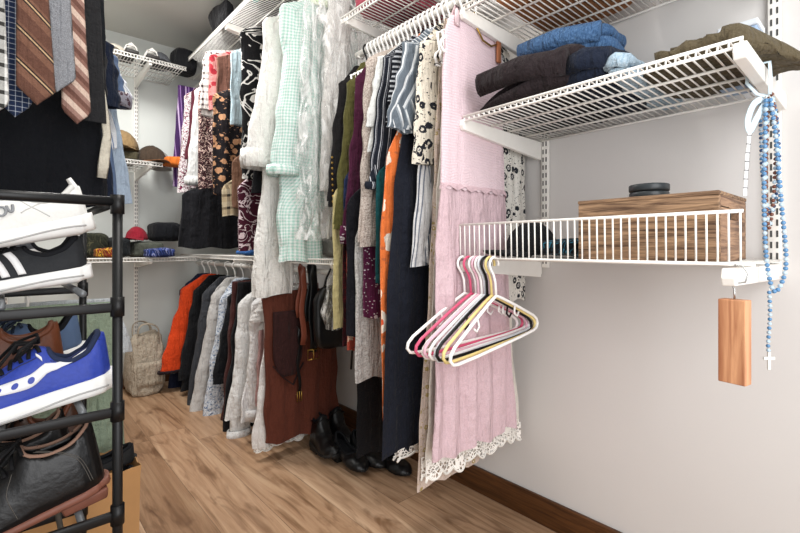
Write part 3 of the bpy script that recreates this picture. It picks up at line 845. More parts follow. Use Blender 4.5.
ob.grid(P)
obj('bodice', ob, plain('38201f', 0.5), bd, solid_t=0.006)
for a, b in (((272, 366), (292, 384)), ((292, 384), (302, 362))):
    xa, za = xz(a[0], a[1], 1.78); xb_, zb_ = xz(b[0], b[1], 1.78)
    obj('strap', MB().tube([(xa - RXM, -0.032, za - bd.location.z), ((xa + xb_) / 2 - RXM, -0.035, (za * 0.4 + zb_ * 0.6) - bd.location.z), (xb_ - RXM, -0.032, zb_ - bd.location.z)], 0.006, 8, flat=0.4), plain('2c1a1a'), bd)

# belts and a small black bag on the near end of the low rail
def belt(label, mat, Y, px, py0, py1, w, buckle=None, bmat=STEEL):
    X0, Z0 = xz(px, py0, Y); _, Z1 = xz(px, py1, Y)
    t = thing('belt', label, 'belt', (X0, Y, Z1))
    L = Z0 - Z1
    pts = [(0, 0, 0)] + [(0.006 * math.sin(q * 1.3), 0.0, L * q / 8) for q in range(1, 8)] + [(0, 0.002, L), (0, 0.012, L + 0.012), (0, 0.022, L)] + [(0.01 * math.sin(q), 0.024, L * (1 - q / 7 * 0.75)) for q in range(1, 7)]
    obj('strap', MB().tube(pts, w / 2, 8, flat=0.14, up=(0, 1, 0)), mat, t)
    if buckle:
        b = MB(); bw = w * 0.75
        b.tube([(-bw, -0.004, 0.012), (bw, -0.004, 0.012), (bw, -0.004, -0.03), (-bw, -0.004, -0.03)], 0.0028, 6, closed=True)
        b.tube([(0, -0.004, 0.012), (0, -0.006, -0.03)], 0.0022, 6)
        obj('buckle', b, bmat, t)
    return t
belt('brown leather belt hanging at the right edge of the brown dress', solid('chestnut_leather', '7a4130', 0.4), 1.70, 303, 268, 345, 0.028)
belt('wide black belt with brass holes hanging beside the brown belt', BLACK_LEATHER, 1.66, 313, 266, 352, 0.036, True, GOLD)
belt('narrow black belt with gold buckle hanging in front of the brown dress', BLACK_LEATHER, 1.745, 299, 330, 394, 0.014, True, GOLD)
hb = thing('handbag', 'black handbag with long strap hanging behind the belts', 'bag', (1.06, 1.60, xz(322, 350, 1.60)[1]))
m = blob((0.20, 0.05, 0.26), 31, 0.012, 9, 0.5, 0.5)
obj('pouch', m, BLACK_LEATHER, hb)
obj('strap', MB().tube([(-0.06, 0, 0.24), (-0.04, 0, 0.30), (0.0, 0, 0.375), (0.04, 0, 0.30), (0.06, 0, 0.24)], 0.008, 8, flat=0.35), BLACK_LEATHER, hb)
obj('hanging_cord', MB().tube([(0.07, -0.02, 0.1), (0.075, -0.025, 0.0), (0.07, -0.02, -0.10)], 0.005, 6), BLACK_LEATHER, hb)
cb = thing('garment_bag', 'small clear plastic bag hanging between the belts and the yellow dress', 'garment bag', (1.0, 1.475, xz(325, 330, 1.475)[1]))
m = shell_mb(0.235, [(0, .02, .02), (.2, .05, .05), (.7, .09, .08), (1, .06, .06)], 0.02, 0.008, 0.05, 15, wr=0.012)
m.v = [(x, y, z + 0.235) for x, y, z in m.v]
obj('film', m, FILM, cb)
obj('hook', MB().tube([(0, 0, 0.225), (0, 0, 0.25), (0.008, 0, 0.262), (0.016, 0, 0.255)], 0.002, 6), STEEL, cb)

# ---- the left rail
GLEFT = 'garments on the left rail'
LX = 0.02
def addL(name, label, cat, mat, Y, pxT, pxB, pyB, **k):
    k.setdefault('th', 0.022); k.setdefault('amp', 0.008); k.setdefault('ry', 0.03); k.setdefault('wr', 0.006); k.setdefault('wave', 0.08)
    return garment(name, label, cat, GLEFT, mat, Y, pxT, pxB, pyB, ROD_L, rx=LX, side=1, hgroup='hangers on the left rail', right=0.2, **k)
ROD_L = RODL
addL('shirt', 'pale blue shirt farthest back on the left rail', 'shirt', plain('a9b9cc'), 1.98, 108, 132, 205, kind='strap')
addL('shirt', 'white shirt with blue lines beside the pale blue shirt', 'shirt', stripes(((0, 'e2e4e8'), (0.7, '6c83a8'), (0.85, 'e2e4e8')), 0.02), 1.90, 113, 118, 150, pyS=100, pxS=134, r0=0.07, r1=0.06)
addL('shirt', 'dusty blue shirt just behind the navy jacket', 'shirt', plain('5d7090'), 1.82, 115, 118, 205, pyS=108, pxS=128, r0=0.07, r1=0.06, cuff=(floral('8d8a95', '4e3a44', 'cfc9c6', 40, 0.4), 0.05))
addL('jacket', 'navy jacket on the left rail beyond the black trousers', 'jacket', plain('1b2233'), 1.72, 111, 115, 208, pyS=110, pxS=121, r0=0.07, r1=0.07)
addL('trousers', 'black dress trousers folded over a hanger below the neckties', 'trousers', plain('14161b', 0.35), 1.56, 104, 103, 208, kind='strap', th=0.02)
addL('jacket', 'black suit jacket with sleeve ending above the cream strap', 'jacket', plain('1d1d20'), 1.64, 104, 108, 200, pyS=122, pxS=106, r0=0.06, r1=0.05)
X_, Z0_ = xz(102, 118, 1.50); _, Z1_ = xz(102, 178, 1.50)
cs = thing('scarf', 'narrow cream scarf end hanging beside the black trousers', 'scarf', (X_, 1.50, Z1_))
obj('cloth', MB().tube([(0, 0, 0), (0.004, 0, 0.04), (0.012, 0, 0.12), (0.008, 0, Z0_ - Z1_), (-0.03, 0.01, Z0_ - Z1_ + 0.3)], [0.012, 0.014, 0.011, 0.010, 0.008], 8, flat=0.22, up=(0, 1, 0)), plain('c9c3b4'), cs)

def tie(label, mat, Y, pxt, px, py, w, square=False):
    X, Z = xz(px, py, Y); Xt, _ = xz(pxt, 0, Y)
    t = thing('necktie', label, 'tie', (X, Y, Z), 0, 'neckties on the left rail')
    top = RODL - Z + 0.02
    P = []; U = []; rows = 40
    for j in range(rows + 1):
        s = j / rows; z = top * s
        hw_ = (w / 2) * (1 - 0.42 * s)
        if not square and z < w * 0.5: hw_ = (w / 2) * max(0.02, z / (w * 0.5))
        cx = (Xt - X) * s
        row = []
        for k in range(12):
            a = 2 * PI * k / 12
            row.append((cx + hw_ * math.cos(a) * (1 if abs(math.cos(a)) < 0.9 else 1), 0.004 * math.sin(a) + 0.003 * math.sin(z * 9), z)); U.append((cx + hw_ * math.cos(a), z))
        P.append(row)
    obj('blade', MB().grid(P, True, U), mat, t)
    lp = MB().tube([(Xt - X, -0.004, top - 0.005), (Xt - X, -0.002, top + 0.012), (Xt - X, 0.01, top + 0.018), (Xt - X, 0.016, top), (Xt - X * 1.0 + 0.006, 0.016, top - 0.25)], w * 0.2, 8, flat=0.2, up=(1, 0, 0))
    obj('tail', lp, mat, t)
    return t
NAVYD = plaid(((0, 'cfd6e2'), (0.12, '25324f'), (0.5, '25324f')), ((0, 'cfd6e2'), (0.14, '25324f'), (0.55, '25324f')), 0.012, 0.012)
tie('black and white plaid necktie, leftmost on the rail', plaid(((0, 'd8d8d6'), (0.6, '30302e')), ((0, 'e0e0dc'), (0.7, '3c3c3a')), 0.022, 0.03), 1.31, -12, -9, 116, 0.062)
tie('navy necktie with small white diamond pattern', NAVYD, 1.37, 9, 15, 117, 0.066)
tie('brown necktie with diagonal cream and black stripes', stripes(((0, '5f4136'), (0.45, '735243'), (0.72, '2b2322'), (0.78, 'b59a78'), (0.84, '2b2322'), (0.9, '735243')), 0.075, 'd'), 1.31, 29, 37, 105, 0.073)
tie('plain grey necktie between the brown and tan striped ones', speckle('84868b', '74767b', '94969b', 400), 1.36, 53, 57, 92, 0.08)
tie('tan necktie with broad brown diagonal stripes', stripes(((0, '6b4b42'), (0.25, '94746a'), (0.5, 'cdb5a6'), (0.8, '876459')), 0.06, 'd'), 1.41, 71, 77, 124, 0.064)
tie('black necktie with square end, rightmost of the ties', plain('232325'), 1.45, 90, 94, 122, 0.058, True)
tr_ = thing('tie_rack', 'metal tie hanger on the left rail from which the neckties hang', 'tie hanger', (LX, 1.38, RODL))
obj('bars', MB().tube([(-0.12, -0.06, -0.01), (0.17, -0.06, -0.01), (0.17, 0.06, -0.01), (-0.12, 0.06, -0.01)], 0.003, 6, closed=True), STEEL, tr_)
obj('hook', MB().tube([(0.0, -0.06, -0.01), (0, -0.01, 0.02), (0, 0.01, 0.02), (0, 0.06, -0.01)], 0.003, 6), STEEL, tr_)

# ------------------------------------------------------------------ loose hangers on the basket rail
LG = 'loose hangers on the basket rail'
HX = RW - D - 0.001
cols = [(WHITE_PL, 'white hanger farthest back on the basket rail', 463), (solid('rose_plastic', 'd8577b', 0.35), 'rose pink hanger on the basket rail', 469),
        (WHITE_PL, 'white hanger hooked just in front of the rose pink hanger', 474), (solid('pale_pink_plastic', 'e2b5c3', 0.35), 'pale pink hanger behind the two middle white hangers', 477),
        (WHITE_PL, 'white hanger in the middle of the loose hangers', 480), (solid('cool_white_plastic', 'd9dce2', 0.3), 'cool white hanger just behind the black hanger', 483), (BLACK_PL, 'black hanger among the loose hangers', 486),
        (solid('cream_yellow_plastic', 'e6d08a', 0.35), 'pale yellow hanger second from the front', 490), (WHITE_PL, 'white hanger at the front of the loose hangers', 494)]
tw = [-0.17, -0.14, -0.12, -0.09, -0.07, -0.05, -0.02, 0.0, 0.03]
for i, (m_, lb, px) in enumerate(cols):
    Yh = yz(px, 260, HX)[0]
    hanger((HX, Yh, ZA_SH - 0.0145), tw[i], m_, lb, LG, hw=0.198, notch=(i % 2 == 0), tilt=-0.07 - 0.02 * (i % 3))

# ------------------------------------------------------------------ things on the right-hand shelves
DEN_D = plain('1c2333', 0.8); DEN_B = speckle('4a6b93', '3d5c84', '5d7ea6', 220, 0.8); DEN_L = speckle('a7bccb', '94acbd', 'b9cad6', 220, 0.8)
BLK_B = plain('231f22', 0.8); OLIVE = plain('5d5340', 0.6)
def lump(name, label, cat, mat, x, y, z, dim, seed, rz=0.0, group=None, parts=(), **k):
    t = thing(name, label, cat, (x, y, z), rz, group)
    obj('fabric', blob(dim, seed, **k), mat, t)
    return t
GJ = 'folded trousers on the jeans shelf'
zb = ZB_SH + 0.003
def legs(name, label, mat, x, y, z, L, wd, hh, seed, rz, droop=0.0, waist=None, group=GJ, slump=0.0):
    """folded trousers: two flattened leg layers with a soft fold at one end and a waistband"""
    t = thing(name, label, 'trousers', (x, y, z), rz, group)
    for q in range(2):
        b = blob((L - q * 0.03, wd - 0.015 * q, hh * 0.55), seed + q * 3, 0.014, 8, 0.5, 0.45, layers=1)
        b.v = [(px_ + 0.01 * q, py_, (pz_ + q * hh * 0.46) * (1 - slump * min(1, max(0, (py_ + wd * 0.25) / (wd * 0.7))))) for px_, py_, pz_ in b.v]
        obj('leg', b, mat, t)
    w = MB().tube([(-L * 0.47, -wd * 0.4, hh * 0.5), (-L * 0.5, 0, hh * 0.62), (-L * 0.47, wd * 0.4, hh * 0.55)], hh * 0.16, 10, flat=1.6)
    obj('waistband', w, waist or mat, t)
    return t
legs('trousers', 'black trousers at the far end of the jeans shelf', BLK_B, 1.235, 0.665, zb, 0.23, 0.25, 0.13, 3, 0.05, slump=0.75)
legs('trousers', 'brown black corduroys slumped at the front of the jeans shelf', plain('2a2224', 0.8), 1.04, 0.635, zb + 0.002, 0.16, 0.30, 0.125, 5, 0.05, slump=0.82)
legs('jeans', 'mid blue jeans rolled on top of the dark pile', DEN_B, 1.20, 0.615, zb + 0.125, 0.22, 0.27, 0.10, 8, 0.12)
legs('jeans', 'dark navy jeans folded in the middle of the jeans shelf', DEN_D, 1.15, 0.475, zb, 0.34, 0.13, 0.10, 13, 0.0)
legs('jeans', 'light blue jeans folded beside the olive trousers', DEN_L, 1.16, 0.405, zb, 0.36, 0.06, 0.062, 17, 0.0)
# olive trousers drape along the shelf and hang past its end
ot = thing('trousers', 'olive brown trousers drooping past the near end of the jeans shelf', 'trousers', (1.13, 0.30, zb), 0, GJ)
def drape(path, wtab, htab, seed, n=36):
    P = []; U = []; m = len(path)
    for i, p in enumerate(path):
        s = i / (m - 1); w = lerp_tab(wtab, s)[0]; h = lerp_tab(htab, s)[0]; row = []
        for k in range(n):
            a = 2 * PI * k / n
            cx = math.copysign(abs(math.cos(a)) ** 0.7, math.cos(a)); cz = math.copysign(abs(math.sin(a)) ** 0.6, math.sin(a))
            q = Vector((cx * w * 6 + seed, s * 6, cz))
            d = noise.noise(q * 1.6) * 0.013 + noise.noise(q * 4) * 0.006
            row.append((p[0] + cx * (w + d), p[1] + d, p[2] + h + cz * h + d * (cz > 0)))
            U.append((cx * w, s))
        P.append(row)
    mb = MB().grid(P, True, U)
    mb.f.append(tuple(range(n - 1, -1, -1))); mb.f.append(tuple((m - 1) * n + k for k in range(n)))
    return mb
pth = [(0.02, 0.07 - 0.26 * i / 24, 0.0) for i in range(25)]
pth = [(x, y, 0.0 if y > -0.13 else -0.35 * (-0.13 - y) ** 1.0) for x, y, z in pth]
obj('leg', drape(pth, [(0, .10), (.2, .16), (.66, .15), (.78, .09), (.9, .05), (1, .015)], [(0, .012), (.3, .02), (.65, .03), (.85, .018), (1, .008)], 4), OLIVE, ot)
pth2 = [(0.05, 0.06 - 0.19 * i / 18, 0.034 * (0.5 + 0.5 * math.sin(i / 18 * PI)) + 0.004) for i in range(19)]
obj('leg', drape(pth2, [(0, .05), (.3, .12), (.8, .12), (1, .07)], [(0, .01), (.5, .017), (1, .010)], 9), OLIVE, ot)
bx = thing('storage_box', 'small pale blue card box against the wall behind the olive trousers', 'box', (1.28, 0.245, zb))
obj('card_sides', MB().box((0, 0, 0.065), (0.07, 0.07, 0.13)), solid('pale_blue_card', '9fb6d2', 0.6), bx, bevel=0.003, smooth=False)
obj('lid', MB().box((0, 0, 0.137), (0.076, 0.076, 0.014)), solid('white_card', 'dfe4ea', 0.6), bx, bevel=0.003, smooth=False)

zc = ZC_SH + 0.003
t = thing('handbag', 'tan brown bag lying on the highest right shelf, seen through its wires', 'bag', (1.17, 0.62, zc))
obj('body', blob((0.34, 0.28, 0.14), 23, 0.008, 6, 0.3, 0.3), solid('tan_suede', 'a56f48', 0.8, 0.2, var=0.25), t)
obj('handle', MB().tube([(-0.1, 0, 0.13), (-0.07, 0, 0.2), (0.0, 0, 0.225), (0.07, 0, 0.2), (0.1, 0, 0.13)], 0.009, 8), solid('tan_suede', 'a56f48', 0.8, 0.2, var=0.25), t)
lump('folded_cloth', 'dark plum folded cloth on the highest right shelf beside the tan bag', 'clothes', plain('33262e'), 1.16, 0.375, zc, (0.34, 0.16, 0.1), 12, layers=3)
z2 = Z2_SH + 0.003
lump('folded_cloth', 'red and pink folded cloth on the shelf above the striped shirts', 'clothes', plain('a84a5a'), 1.13, 1.26, z2, (0.34, 0.2, 0.10), 41, layers=3)
lump('folded_cloth', 'grey folded cloth on the shelf above the pale floral blouse', 'clothes', plain('73757b'), 1.13, 1.00, z2, (0.34, 0.22, 0.09), 42, layers=3)

# the basket shelf: wooden box, black caps, cloths
za = ZA_SH + 0.003
BURN = wood('rustic_wood_grain', '4d3729', 'a98869', 1, 150, 0.65, 0.6)
BX0, BX1, BY0, BY1, BH = 0.985, 1.20, 0.221, 0.49, 0.124
wb = thing('wooden_box', 'rustic wood grain box in the wire basket with a black tin on its lid', 'box', ((BX0 + BX1) / 2, (BY0 + BY1) / 2, za))
wx, wy = BX1 - BX0, BY1 - BY0
obj('side_panel', MB().box((-wx / 2 + 0.006, 0, BH / 2), (0.012, wy, BH)), BURN, wb, smooth=False, bevel=0.002)
obj('side_panel', MB().box((wx / 2 - 0.006, 0, BH / 2), (0.012, wy, BH)), BURN, wb, smooth=False, bevel=0.002)
BURNX = wood('rustic_wood_grain_end', '5f4535', 'a98568', 0, 120, 0.6, 0.5)
for sy in (-1, 1):
    e = MB(); y = sy * (wy / 2 - 0.006)
    w2 = wx / 2 - 0.012
    e.box((0, y, 0.04), (2 * w2, 0.012, 0.08)); e.box((0, y, BH - 0.011), (2 * w2, 0.012, 0.022))
    for sx in (-1, 1): e.box((sx * (w2 + 0.035) / 2, y, 0.092), (w2 - 0.035, 0.012, 0.024))
    obj('end_panel', e, BURNX, wb, smooth=False)
obj('bottom', MB().box((0, 0, 0.006), (wx - 0.024, wy - 0.024, 0.01)), BURN, wb, smooth=False)
obj('lid', MB().box((0, 0, BH + 0.004), (wx + 0.002, wy + 0.002, 0.008)), BURN, wb, smooth=False, bevel=0.002)
tx, tz = 1.06, za + BH + 0.0085
ty = yz(649, 190, tx)[0]
tn = thing('tin', 'round black ridged tin on the lid of the wooden box', 'tin', (tx, ty, tz))
def ridged(r, h, z0, n=60):
    m = MB(); P = []
    for z_, k_ in ((0, .96), (0.002, 1), (h - 0.002, 1), (h, .96), (h, 0.6)):
        P.append([((r * k_ + (0.0009 if q % 2 else 0)) * math.cos(2 * PI * q / n), (r * k_ + (0.0009 if q % 2 else 0)) * math.sin(2 * PI * q / n), z0 + z_) for q in range(n)])
    m.grid(P, True); m.f.append(tuple(4 * n + q for q in range(n))); m.f.append(tuple(range(n - 1, -1, -1)))
    return m
obj('base', ridged(0.038, 0.014, 0), solid('charcoal_plastic', '2b3033', 0.35), tn)
obj('lid', ridged(0.039, 0.015, 0.0155), solid('charcoal_plastic', '2b3033', 0.35), tn)
def cap(name, label, mat, loc, rz, r=0.085, h=0.10, brim=0.07, bmat=None, group=None, tiltx=0.0):
    t = thing(name, label, 'hat', loc, rz, group)
    P = []; n = 28
    for i in range(9):
        a = PI / 2 * i / 8
        P.append([(r * math.cos(a) * 1.08 * math.cos(q * 2 * PI / n), r * math.cos(a) * math.sin(q * 2 * PI / n), 0.006 + h * math.sin(a) * (1 + 0.05 * noise.noise(Vector((q * .7, i * .6, r * 99))))) for q in range(n)])
    obj('crown', MB().grid(P, True, None), mat, t, solid_t=0.003)
    P = []
    for i in range(6):
        s = i / 5
        P.append([((r * 1.05 + brim * s * max(0.05, math.cos(a)) ** 0.6) * math.cos(a), (r * 1.0 + brim * 0.1 * s) * math.sin(a), 0.010 + 0.008 * (1 - math.sin(a) ** 2) - 0.012 * s * abs(math.sin(a))) for a in [-1.2 + 2.4 * q / 18 for q in range(19)]])
    obj('brim', MB().grid(P, False, None), bmat or mat, t, solid_t=0.004)
    b = MB().lathe([(0.0, 0.006), (0.006, 0.004), (0.008, 0.0)], 10, (0, 0, h + 0.004)); obj('top_button', b, mat, t)
    return t
cap('cap', 'black cap in the wire basket beside the floral dress', plain('1a1b1e'), (1.13, 0.70, za), 2.6, 0.07, 0.092)
lump('folded_cloth', 'black and teal patterned cloth in the basket left of the wooden box', 'clothes', swirl('15181d', '2d6a80', '1c2430', 20), 1.07, 0.555, za, (0.16, 0.12, 0.052), 55, layers=2)
lump('folded_cloth', 'dark slate cloth in the basket behind the teal patterned one', 'clothes', plain('23282f'), 1.24, 0.57, za, (0.15, 0.17, 0.058), 56, layers=2)

# cedar block on a hook over the bracket tip of the basket shelf
hx, hy = 0.951, 0.172
cd_top = H + (248 - 297) * 0.785 / FPX
cbk = thing('cedar_block', 'cedar wood block hanging on a wire hook from the basket shelf', 'cedar block', (0.945, 0.190, cd_top - 0.149), -1.75)
obj('block', MB().box((0, 0, 0.0745), (0.041, 0.024, 0.144)), wood('cedar', '9c6445', 'd09a72', 2, 70, 0.5, 0.1), cbk, smooth=False, bevel=0.0015)
hz = ZA_SH - (cd_top - 0.149)
obj('hook', MB().tube([(0, 0, 0.145), (0, 0, 0.165), (-0.006, 0, 0.172), (0.014, 0.004, hz - 0.030), (0.018, 0.006, hz - 0.016), (0.012, 0.002, hz - 0.004), (0.0, 0, hz - 0.001)], 0.0017, 8), STEEL, cbk)

# beads, ribbons hanging from the jeans shelf's near bracket
BLUE_B = solid('blue_beads', '5b8ab5', 0.25, 0.5); PALE_B = solid('pale_beads', 'b9cfdf', 0.3); BRN_B = solid('brown_beads', '6f4030', 0.35); 
def bead_mesh(r, mat, nm):
    b = MB().lathe([(r * math.sin(PI * i / 6 + 1e-3), -r * math.cos(PI * i / 6)) for i in range(7)], 8, caps=False)
    return b
def beads(label, pts, r, mats, cross=None, step=None, cord='d8d8d4', stuff_from=95):
    p0 = Vector(pts[0]); t = thing('bead_necklace', label, 'necklace', p0)
    pts = [Vector(p) - p0 for p in pts]
    obj('cord', MB().tube(pts, 0.0009, 5), solid('cord_' + cord, cord, 0.8), t)
    step = step or r * 2.15; acc = 0.0; prev = pts[0]; protos = {}; c = 0; i = 1
    pos = []
    while i < len(pts):
        seg = pts[i] - prev
        if acc + seg.length >= step:
            prev = prev + seg * ((step - acc) / seg.length); acc = 0; pos.append(prev.copy())
        else: acc += seg.length; prev = pts[i]; i += 1
    for k, p in enumerate(pos[:99]):
        mt = mats[k % len(mats)]
        if mt.name not in protos:
            protos[mt.name] = obj('bead', bead_mesh(r, mt, 'bead'), mt, t, loc=p)
        else:
            o = protos[mt.name].copy(); COL.objects.link(o); o.parent = t; o.location = p
    if cross:
        e = pts[-1]
        m = MB().box((e.x, e.y, e.z - 0.017), (0.006, 0.003, 0.034), rz=-ANG); m.box((e.x, e.y, e.z - 0.012), (0.022, 0.0032, 0.006), rz=-ANG)
        obj('cross', m, cross, t, smooth=False, bevel=0.0008)
    return t
# hanging point: the tip of the near bracket
def bp(px, py, d=0.860):
    u = (px - 400) / FPX * d
    return (d * SA + u * CA, d * CA - u * SA, H + (248 - py) * d / FPX)
def smooth_path(ctrl, n=80):
    out = []; C_ = [Vector(c) for c in ctrl]; C_ = [C_[0]] + C_ + [C_[-1]]
    m = len(C_) - 3
    for i in range(n + 1):
        t = i / n * m; k = min(int(t), m - 1); t -= k
        a, b, c, d = C_[k:k + 4]
        out.append(0.5 * ((2 * b) + (c - a) * t + (2 * a - 5 * b + 4 * c - d) * t * t + (3 * b - a - 3 * c + d) * t ** 3))
    return out
beads('blue bead rosary with a pale cross hanging lowest beside the cedar block',
      smooth_path([bp(766, 96), bp(765, 140), bp(764, 200), bp(766, 255), bp(772, 288), bp(779, 288), bp(786, 262), bp(781, 200), bp(776, 140), bp(770, 97)], 120) , 0.0042, [BLUE_B, BLUE_B, PALE_B], None, 0.0088)
beads('blue beaded strand ending in a white cross below the basket shelf',
      smooth_path([bp(769, 288, 0.852), bp(770, 315, 0.852), bp(768, 345, 0.852), bp(769, 352, 0.852)], 30), 0.0036, [BLUE_B, PALE_B], solid('ivory_cross', 'd9d9d2', 0.4), 0.0085)
beads('brown bead necklace looped inside the blue rosary',
      smooth_path([bp(769, 94, 0.868), bp(767, 130, 0.868), bp(766, 190, 0.868), bp(769, 228, 0.868), bp(774, 190, 0.868), bp(776, 130, 0.868), bp(772, 94, 0.868)], 100), 0.0036, [BRN_B, BRN_B, PALE_B], None, 0.009)
beads('dark blue and white bead necklace hanging from the bracket of the jeans shelf',
      smooth_path([bp(760, 96, 0.874), bp(761, 140, 0.874), bp(763, 180, 0.874), bp(771, 215, 0.874), bp(779, 170, 0.874), bp(777, 120, 0.874), bp(772, 96, 0.874)], 100), 0.0034, [solid('navy_beads', '35507a', 0.3), PALE_B, BLUE_B], None, 0.0082)
def ribbon(label, pts, w, mat):
    p0 = Vector(pts[0]); t = thing('ribbon', label, 'ribbon', p0)
    obj('band', MB().tube([Vector(p) - p0 for p in pts], w / 2, 8, flat=0.12, up=(SA, CA, 0)), mat, t)
    return t
ribbon('pale satin ribbon looped over the bracket of the jeans shelf', smooth_path([bp(764, 98, 0.866), bp(754, 104, 0.866), bp(748, 120, 0.866), bp(750, 131, 0.866), bp(757, 118, 0.866), bp(766, 103, 0.866), bp(774, 100, 0.866)], 40), 0.013, solid('pale_blue_satin', 'cfe0e8', 0.35))
ribbon('narrow white ribbon with black marks hanging left of the beads', smooth_path([bp(750, 128, 0.866), bp(748, 150, 0.866), bp(746, 176, 0.866), bp(745, 196, 0.866)], 30), 0.009,
       stripes(((0, 'e8e8e6'), (0.78, '77777a'), (0.9, 'e8e8e6')), 0.017, 'v'))

ribbon('white ribbon tied around the near bracket of the jeans shelf, holding the beads', [(1.10, 0.166, H + 0.295), (1.10, 0.1645, H + 0.325), (1.10, 0.166, H + 0.3575), (1.10, 0.199, H + 0.3575), (1.10, 0.201, H + 0.325), (1.10, 0.185, H + 0.30), (1.10, 0.169, H + 0.292)], 0.008, solid('pale_blue_satin', 'cfe0e8', 0.35))

# ------------------------------------------------------------------ hats and folded things at the back
Yb = 3.19
def at_back(px, Y=Yb): return xz(px, 200, Y)[0]
zm = H + 0.515 + 0.003
GH = 'hats on the back wall shelf'
lump('folded_cloth', 'olive folded cloth under the tan cap on the back shelf', 'clothes', plain('4b4635'), at_back(118), Yb, zm, (0.20, 0.28, 0.07), 61, layers=2)
cap('cap', 'tan cap on top of the olive cloth on the back shelf', plain('8a7250'), (at_back(119), Yb - 0.03, zm + 0.072), 4.3, 0.10, 0.12, 0.08, group=GH)
cap('cap', 'dark brown cap on the back shelf between the tan cap and orange hat', plain('3f3329'), (at_back(149), Yb - 0.06, zm), 4.9, 0.09, 0.115, 0.07, plain('80573a'), group=GH)
cap('hat', 'pale grey knit hat behind the orange hat on the back shelf', plain('a3a09a'), (at_back(166), Yb + 0.11, zm), 4.7, 0.06, 0.12, 0.03, group=GH)
lump('hat', 'small bright orange hat at the end of the back shelf', 'hat', plain('d0702c'), at_back(171) - 0.02, Yb - 0.12, zm, (0.11, 0.1, 0.055), 64)
zl = H - 0.06 + 0.003
GC = 'folded clothes on the lowest back shelf'
lump('folded_cloth', 'dark olive camouflage garment folded at the left of the lowest back shelf', 'clothes', swirl('2a2c23', '4c4a38', '1d1f1b', 14), at_back(95), Yb + 0.05, zl, (0.16, 0.2, 0.15), 71, layers=3, group=GC)
lump('folded_cloth', 'yellow and red printed cloth under the camouflage garment', 'clothes', swirl('7c3322', 'c99a35', '3a2220', 14), at_back(103), Yb - 0.14, zl, (0.13, 0.1, 0.06), 72, layers=2, group=GC)
lump('folded_cloth', 'black folded sweater left of the red cap', 'clothes', plain('1d2022'), at_back(118), Yb - 0.0, zl, (0.11, 0.28, 0.12), 73, layers=3, group=GC)
lump('folded_cloth', 'grey green folded cloth under the red cap', 'clothes', plain('55584f'), at_back(146), Yb + 0.03, zl, (0.19, 0.26, 0.10), 74, layers=3, group=GC)
lump('folded_cloth', 'navy blue printed cloth at the front of the lowest back shelf', 'clothes', swirl('1f2a52', '3c4d8c', '8f93b8', 12), at_back(151), Yb - 0.19, zl, (0.16, 0.09, 0.055), 75, layers=2, group=GC)
cap('cap', 'deep red cap on the grey green cloth', plain('8c1f2e'), (at_back(136), Yb - 0.02, zl + 0.102), 4.0, 0.06, 0.08, 0.05)
lump('jacket', 'black jacket heaped on the lowest back shelf beside the red cap', 'jacket', plain('15161a'), at_back(166), Yb + 0.03, zl + 0.102, (0.19, 0.22, 0.12), 76)
zml = ZM_SH + 0.003
X_ = 1.07
Yv = yz(226, 250, X_)[0]
lump('folded_cloth', 'bright blue folded cloth on the waist high shelf below the plaid skirt', 'clothes', plain('3a68a8'), 1.08, 2.42, zml, (0.2, 0.2, 0.035), 78, layers=1)
lump('folded_cloth', 'pale folded cloth stacked on the bright blue one', 'clothes', plain('a9a7a2'), 1.10, 2.40, zml + 0.036, (0.18, 0.16, 0.035), 79, layers=1)
lump('folded_cloth', 'grey folded cloth behind the white robe on the waist high shelf', 'clothes', plain('8f8d89'), 1.16, 1.62, zml, (0.24, 0.24, 0.09), 80, layers=2)
# ceiling-high shelves
zt = H + 1.135 + 0.003
t = thing('sandals', 'white and black strappy sandals on the top back shelf', 'shoes', (at_back(140, 3.06), 3.08, zt))
for s_ in (-1, 1):
    m = MB().box((0.055 * s_, 0, 0.010), (0.07, 0.2, 0.02))
    so = obj('sole', m, solid('dark_sole', '2a2624', 0.6), t, bevel=0.006)
    for yy in (-0.06, -0.02, 0.05):
        obj('strap', MB().tube([(0.055 * s_ - 0.035, yy, 0.012), (0.055 * s_ - 0.025, yy, 0.05), (0.055 * s_, yy, 0.065), (0.055 * s_ + 0.025, yy, 0.05), (0.055 * s_ + 0.035, yy, 0.012)], 0.012, 8, flat=0.3, up=(1, 0, 0)), solid('white_strap', 'dcd8d2', 0.5), so)
cap('cap', 'pale cream cap beside the sandals on the top back shelf', plain('cfc6b8'), (at_back(114, 3.1), 3.1, zt), 4.4, 0.065, 0.06, 0.06)
cap('cap', 'grey mesh cap on the top back shelf', plain('55575b'), (at_back(161, 3.1), 3.12, zt), 4.6, 0.066, 0.09, 0.06)
lump('hat', 'black soft hat at the right end of the top back shelf', 'hat', plain('17171a'), at_back(184, 3.12) - 0.0, 3.12, zt, (0.14, 0.2, 0.14), 84)
zt1 = Z1_SH + 0.003
lump('hat', 'black furry hat on the edge of the long high shelf', 'hat', plain('141416', 1.0), 0.93, 2.52, zt1, (0.08, 0.24, 0.13), 86, amp=0.025)
lump('bag', 'teal fabric bag on the long high shelf', 'bag', plain('2f8f92'), 0.94, 2.10, zt1, (0.06, 0.13, 0.2), 87)
lump('bag', 'purple blue fabric bag beside the teal one on the long high shelf', 'bag', plain('5660a8'), 0.95, 1.95, zt1, (0.1, 0.10, 0.24), 88)
lump('blanket', 'grey folded blanket along the long high shelf over the white robe', 'blanket', plain('4b4847'), 1.15, 2.32, zt1, (0.36, 0.62, 0.12), 89, layers=3)
lump('blanket', 'dusty rose folded blanket at the near end of the long high shelf', 'blanket', plain('7d5d5a'), 1.13, 1.68, zt1, (0.4, 0.42, 0.14), 90, layers=3)

